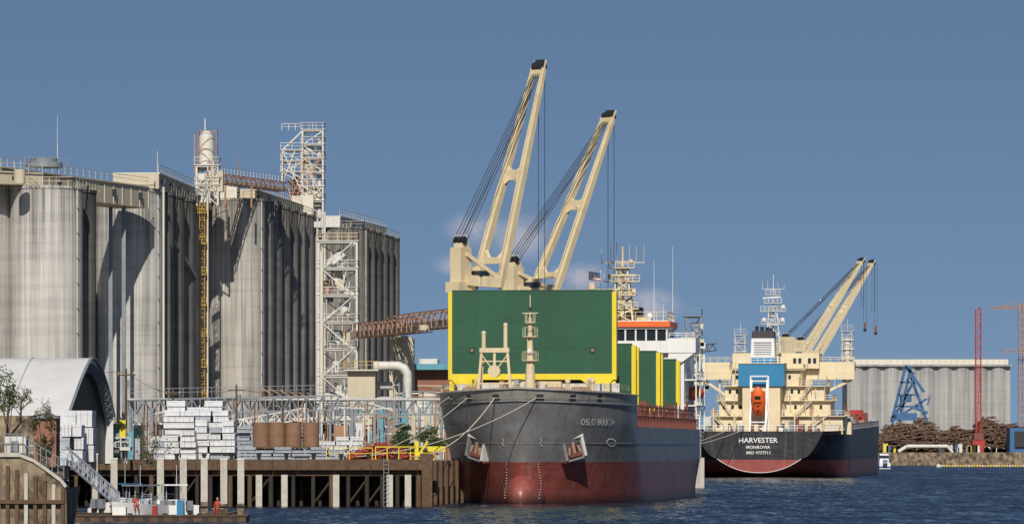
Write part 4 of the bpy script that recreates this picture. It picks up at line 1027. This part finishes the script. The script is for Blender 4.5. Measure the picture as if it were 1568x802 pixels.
def person(px,d,z,rz,jac):
    M=Matrix.Translation((E(px,d),d,z))@Matrix.Rotation(rz,4,'Z')
    V=[(0,0,.05),(0,0,.28),(0,-.01,.48),(0,0,.60),(.17,0,.52),(.24,-.08,.28),(.14,-.30,.20),(-.17,0,.52),(-.24,-.08,.28),(-.14,-.30,.20),(.1,-.03,.03),(.13,-.42,.06),(.13,-.44,-.36),(.13,-.58,-.40),(-.1,-.03,.03),(-.13,-.42,.06),(-.13,-.44,-.36),(-.13,-.58,-.40)]
    Ed=[(0,1),(1,2),(2,3),(2,4),(4,5),(5,6),(2,7),(7,8),(8,9),(0,10),(10,11),(11,12),(12,13),(0,14),(14,15),(15,16),(16,17)]
    Rr=[.14,.14,.15,.06,.075,.05,.035,.075,.05,.035,.1,.07,.045,.04,.1,.07,.045,.04]
    me=bpy.data.meshes.new('body'); me.from_pydata([tuple(M@Vector(v)) for v in V],Ed,[]); o=bpy.data.objects.new('seated_person',me); sc.collection.objects.link(o)
    me.materials.append(jac)
    o.modifiers.new('s','SKIN'); 
    if not me.skin_vertices: 
        bpy.context.view_layer.objects.active=o; bpy.ops.mesh.customdata_skin_add()
    for i,r in enumerate(Rr): me.skin_vertices[0].data[i].radius=(r,r); 
    me.skin_vertices[0].data[0].use_root=True
    o.modifiers.new('u','SUBSURF').levels=1
    g=G(M); g.sph((0,-.02,.76),(.085,.105,.125),skin,14,10); g.sph((0,.01,.80),(.095,.115,.11),timber,14,10); g.cyl((0,-.13,.75),(0,-.11,.77),.02,skin,n=6); g.sph((.09,-.01,.75),.025,skin,8,6); g.sph((-.09,-.01,.75),.025,skin,8,6); g.cyl((0,0,.58),(0,-.01,.68),.05,skin,n=8)
    for s in (-1,1):
        for k in range(4): g.cyl((s*.14+(k-1.5)*.018,-.32,.20),(s*.14+(k-1.5)*.018,-.39-.01*(k%2),.16),.009,skin,n=5)
        g.sph((s*.14,-.31,.2),(.04,.05,.025),skin,8,6); g.cyl((s*.14-s*.035,-.30,.2),(s*.14-s*.06,-.35,.18),.011,skin,n=5)
    g.done('head_and_hands',o)
person(207,384,1.1,.3,red); person(333,376,.95,-.2,redscrap)
g=G(); g.bx(E(333,376)-.35,E(333,376)+.35,375.8,376.3,.5,.95,timber); g.bx(E(333,376)-.4,E(333,376)+.4,375.75,376.35,.95,.99,pconc); g.done('dock_bench')

# ================= far right =================
g=G(); d=1800; r=3.3; x=E(1296,d)+r
while x<E(1545,d):
    g.cyl((x,d,GZ),(x,d,H(561,d)),r,concf,n=28); x+=2*r*.97
g.bx(E(1297,d),E(1546,d),d-2.0,d+26,GZ,H(561,d)-.1,concf); g.bx(E(1298,d),E(1548,d),d-4,d+26,H(561,d),H(558,d),concf); g.bx(E(1306,d),E(1543,d),d-2,d+20,H(558,d),H(550,d),beigel)
for k in range(26): xx=E(1308+k*9.2,d); g.bx(xx,xx+.25,d-2.1,d-2,H(558,d),H(550,d),beige)
g.rail([(E(1306,d),d-2,H(550,d)),(E(1543,d),d-2,H(550,d))],1.2,greyst,3,.06)
g.done('grain_silo')
g=G()
for k in range(3800):
    x=U(104,182); y=U(1636,1650); prof=8.4+1.6*math.sin(x*.25)+1.3*math.sin(x*.61+1)+.7*math.sin(x*1.7)
    z=GZ+prof*math.sqrt(R()); y=1636+ (z-GZ)*.9+U(0,3)
    if R()<.6: g.cyl((x,y,z),(x+U(-.4,.4),y+5,z+U(-.2,.2)),U(.15,.3),logm,n=7,cap=False); g.cyl((x,y-.02,z),(x,y,z),.2,logend if R()<.5 else logm,n=7)
    else: g.cyl((x,y,z),(x+U(1.5,4),y+U(-1,1),z+U(-.7,.7)),U(.12,.24),logm,n=6)
g.bx(104,182,1648,1652,GZ,10,logm)
g.done('log_pile')
g=G(); d=1632; x=E(1498,d)
g.tower(x,d,GZ,H(474,d),1.7,1.7,26,.12,red,floors=False); g.beam((x-1.2,d-1,GZ),(x+.5,d-1,30),.25,red); g.bx(x-2,x+2,d-2,d+2,GZ,8.2,red); g.bx(x-1.5,x+1.5,d-2.2,d+2,8.2,10.5,deckred)
g.cyl((x,d,H(474,d)),(x+.5,d,H(470,d)),.3,red,n=6)
g.done('red_lattice_crane')
g=G(); d=1690
def e(px,py): return (E(px,d),d,H(py,d))
for (a,b) in (((1366,645),(1388,560)),((1378,645),(1396,560)),((1420,645),(1396,575)),((1366,645),(1420,610)),((1372,622),(1412,622)),((1376,604),(1406,604)),((1380,585),(1400,585)),((1384,560),(1400,572)),((1388,560),(1416,600)),((1366,640),(1396,604)),((1378,622),(1400,585))):
    g.beam(e(*a),e(*b),.6,bluest,.6); p=list(e(*a));q=list(e(*b));p[1]+=6;q[1]+=6; g.beam(p,q,.5,bluest)
g.bx(E(1372,d),E(1404,d),d-1,d+7,H(643,d),H(632,d),bluest); g.bx(E(1380,d),E(1396,d),d,d+6,H(615,d),H(605,d),bluest)
for px in (1367,1379,1419,1400): g.beam((E(px,d),d,GZ),(E(px,d),d,H(644,d)),.8,bluest)
g.beam(e(1396,622),e(1420,632),1,bluest); g.beam(e(1420,620),e(1424,606),.5,bluest)
g.done('blue_material_handler')
g=G(); d=1710; x=E(1563,d)
g.tower(x,d,GZ,H(466,d),1.5,1.5,24,.11,rust,floors=False); g.truss((E(1518,d),d,H(474,d)),(E(1640,d),d,H(467,d)),1.2,1.0,20,.08,rust); g.truss((x-1,d,H(474,d)),(x+9,d,H(470,d)),1,1,4,.08,rust)
g.beam((x,d,H(460,d)),(E(1525,d),d,H(471,d)),.12,rust); g.bx(E(1536,d),E(1546,d),d-.6,d+.6,H(473,d),H(470,d),rust)
g.truss((E(1530,d),d-5,H(540,d)),(E(1600,d),d-5,H(538,d)),1,1,10,.08,rust); g.beam((E(1590,d),d-5,GZ),(E(1590,d),d-5,H(538,d)),1,rust)
g.done('tower_crane')
g=G(); d=1626
g.cyl((E(1388,d),d-2,6.2),(E(1450,d),d-2,6.2),.6,steelw,n=10); g.cyl((E(1388,d),d-2,6.2),(E(1375,d),d-2,4.4),.6,steelw,n=10); g.cyl((E(1450,d),d-2,6.2),(E(1458,d),d-2,4.2),.5,steelw,n=10)
for k in range(50):
    px=1350+k*5; g.beam((E(px,d),d-5,-1),(E(px,d),d-5,U(3.4,4.3)),.5,random.choice([timber,dark,pconc,seaw]))
g.bx(E(1345,d),E(1600,d),d-4.5,d+4,3.2,4.0,timber)
g.bx(E(1345,d),E(1600,d),d-4.0,d-3.5,-1,3.2,dark)
for k in range(26):
    px=U(1350,1560); g.bx(E(px,d),E(px+U(2,9),d),d,d+3,4.2,U(5,7.0),random.choice([steelw,steelw,greyst,yellow,red,bluest,dark,rust]))
g.bx(E(1545,d),E(1600,d),d-3,d+8,4.2,H(655,d),bluest); g.bx(E(1552,d),E(1600,d),d-4,d-3,6,H(660,d),black)
g.done('far_pier')
g=G(); d=1500
for k in range(40):
    px=1440+k*4.2; g.cyl((E(px,d),d,.15),(E(px+3.0,d),d,.15),.36,floaty if k%5 else steelw,n=8)
g.done('floating_boom')
g=G(Matrix.Translation((E(1353,1350),1350,0)))
g.bx(-1.5,1.5,-5,5,-.3,1.6,white); g.bx(-1.2,1.2,-2,2,1.6,4,white); g.bx(-1.25,1.25,-2.05,-2,2.8,3.6,glass); g.bx(-1,1,-1.5,1.5,4,4.2,greyst); g.cyl((0,0,4.2),(0,0,7),.08,steelw,n=5); g.beam((0,-5,1.6),(0,-6.5,1.9),1.2,bluest)
g.bx(-1.55,1.55,-5.05,5.05,.2,.7,bluest)
g.done('work_boat')
g=G(); xx=E(1437,1450)
g.sph((xx,1450,.3),.7,steelw); g.cyl((xx,1450,.8),(xx,1450,1.5),.1,steelw,n=8)
g.done('mooring_buoy')
g=G(); d=700; g.tower(E(1072,d)-1,d,GZ,H(486,d),2.0,2,7,.10,greyst); g.bx(E(1058,d),E(1078,d),d,d+2,H(500,d),H(494,d),greyst); g.cyl((E(1064,d),d,GZ),(E(1064,d),d,H(505,d)),.5,steelw,n=10)
g.bx(E(1058,d)-1,E(1078,d),d-1,d+2,-1,GZ,pconc); g.truss((E(1060,d),d,H(540,d)),(E(1092,d+20),d+20,H(532,d)),1,1,5,.06,greyst)
for k in range(20): z=U(8,24); x=E(1066,d)+U(-1.6,1.2); g.bx(x,x+U(.3,.9),d-1.2,d-.9,z,z+U(.3,1.3),random.choice([greyst,steelw,cream]))
g.done('dock_access_tower')
g=G()
for k in range(5200):
    x=U(-300,900); hh=9+3*math.sin(x*.05)+2.5*math.sin(x*.13+2)+1.5*math.sin(x*.4); z=GZ+hh*math.sqrt(R()); p=Vector((x,U(2600,2625),z)); s_=U(.8,2.2)
    a=Vector((U(-1,1),U(-.4,.4),U(-1,1))).normalized()*s_; b=Vector((a.z,U(-.5,.5),-a.x))*.8; g.add([p-a,p-b,p+a,p+b],[(0,1,2,3)],leaf1 if R()<.7 else leaf2)
g.done('distant_treeline')

# ================= world, sun, camera =================
w=bpy.data.worlds.new('World'); sc.world=w; w.use_nodes=True; N=w.node_tree.nodes;L=w.node_tree.links
SUN_EL=math.radians(35); SAZ=math.radians(182)
bg=N['Background']; bg.inputs[1].default_value=.07
sky=N.new('ShaderNodeTexSky'); sky.sky_type='NISHITA'; sky.sun_disc=False; sky.sun_elevation=SUN_EL; sky.sun_rotation=SAZ; sky.air_density=1.0; sky.dust_density=.4; sky.ozone_density=2.2
tc=N.new('ShaderNodeTexCoord'); sx=N.new('ShaderNodeSeparateXYZ'); L.new(tc.outputs['Generated'],sx.inputs[0])
ab=N.new('ShaderNodeMath');ab.operation='MULTIPLY_ADD'; ab.inputs[1].default_value=1.9; ab.inputs[2].default_value=.22; L.new(sx.outputs['Z'],ab.inputs[0])
cx=N.new('ShaderNodeCombineXYZ'); L.new(sx.outputs['X'],cx.inputs[0]);L.new(sx.outputs['Y'],cx.inputs[1]);L.new(ab.outputs[0],cx.inputs[2])
nm=N.new('ShaderNodeVectorMath');nm.operation='NORMALIZE';L.new(cx.outputs[0],nm.inputs[0]);L.new(nm.outputs[0],sky.inputs[0])
nz=N.new('ShaderNodeTexNoise');nz.inputs['Scale'].default_value=130;nz.inputs['Detail'].default_value=7;nz.inputs['Roughness'].default_value=.58;L.new(tc.outputs['Generated'],nz.inputs['Vector'])
tot=None
for px,py,rx,rz,amp in ((730,352,62,36,1.4),(800,365,66,46,1.3),(695,405,46,22,1.1),(885,425,64,30,1.3),(995,470,60,36,1.7)):
    v=N.new('ShaderNodeVectorMath');v.operation='SUBTRACT';v.inputs[1].default_value=((px-784)/F,1,(686-py)/F);L.new(tc.outputs['Generated'],v.inputs[0])
    v2=N.new('ShaderNodeVectorMath');v2.operation='MULTIPLY';v2.inputs[1].default_value=(F/rx,6,F/rz);L.new(v.outputs[0],v2.inputs[0])
    ln=N.new('ShaderNodeVectorMath');ln.operation='LENGTH';L.new(v2.outputs[0],ln.inputs[0])
    r=N.new('ShaderNodeMapRange');r.interpolation_type='SMOOTHSTEP';r.inputs[1].default_value=0.1;r.inputs[2].default_value=1.0;r.inputs[3].default_value=amp;r.inputs[4].default_value=0;L.new(ln.outputs['Value'],r.inputs[0])
    if tot is None: tot=r.outputs[0]
    else:
        m_=N.new('ShaderNodeMath');m_.operation='MAXIMUM';L.new(tot,m_.inputs[0]);L.new(r.outputs[0],m_.inputs[1]);tot=m_.outputs[0]
r2=N.new('ShaderNodeMapRange');r2.inputs[1].default_value=.34;r2.inputs[2].default_value=.56;L.new(nz.outputs['Fac'],r2.inputs[0])
mm=N.new('ShaderNodeMath');mm.operation='MULTIPLY';L.new(tot,mm.inputs[0]);L.new(r2.outputs[0],mm.inputs[1])
m3=N.new('ShaderNodeMath');m3.operation='MULTIPLY';m3.use_clamp=True;m3.inputs[1].default_value=.62;L.new(mm.outputs[0],m3.inputs[0])
mx=N.new('ShaderNodeMix');mx.data_type='RGBA';L.new(m3.outputs[0],mx.inputs['Factor']);L.new(sky.outputs[0],mx.inputs['A']);mx.inputs['B'].default_value=(6.4,6.4,7.4,1)
L.new(mx.outputs['Result'],bg.inputs[0])
ld=bpy.data.lights.new('sun','SUN'); ld.energy=4.2; ld.angle=math.radians(.5); ld.color=(1,.93,.82)
lo=bpy.data.objects.new('sun',ld); sc.collection.objects.link(lo)
sv=Vector((math.sin(SAZ)*math.cos(SUN_EL),math.cos(SAZ)*math.cos(SUN_EL),math.sin(SUN_EL)))
lo.rotation_euler=sv.to_track_quat('Z','Y').to_euler(); lo.location=(0,0,100)
cd=bpy.data.cameras.new('camera'); cd.sensor_width=36; cd.lens=36*F/1568; cd.shift_y=(686-401)/1568; cd.clip_start=1; cd.clip_end=20000
co=bpy.data.objects.new('camera',cd); sc.collection.objects.link(co); co.location=(0,0,EYE); co.rotation_euler=(math.pi/2,0,0); sc.camera=co
sc.view_settings.view_transform='Standard'; sc.view_settings.look='None'; sc.view_settings.exposure=0
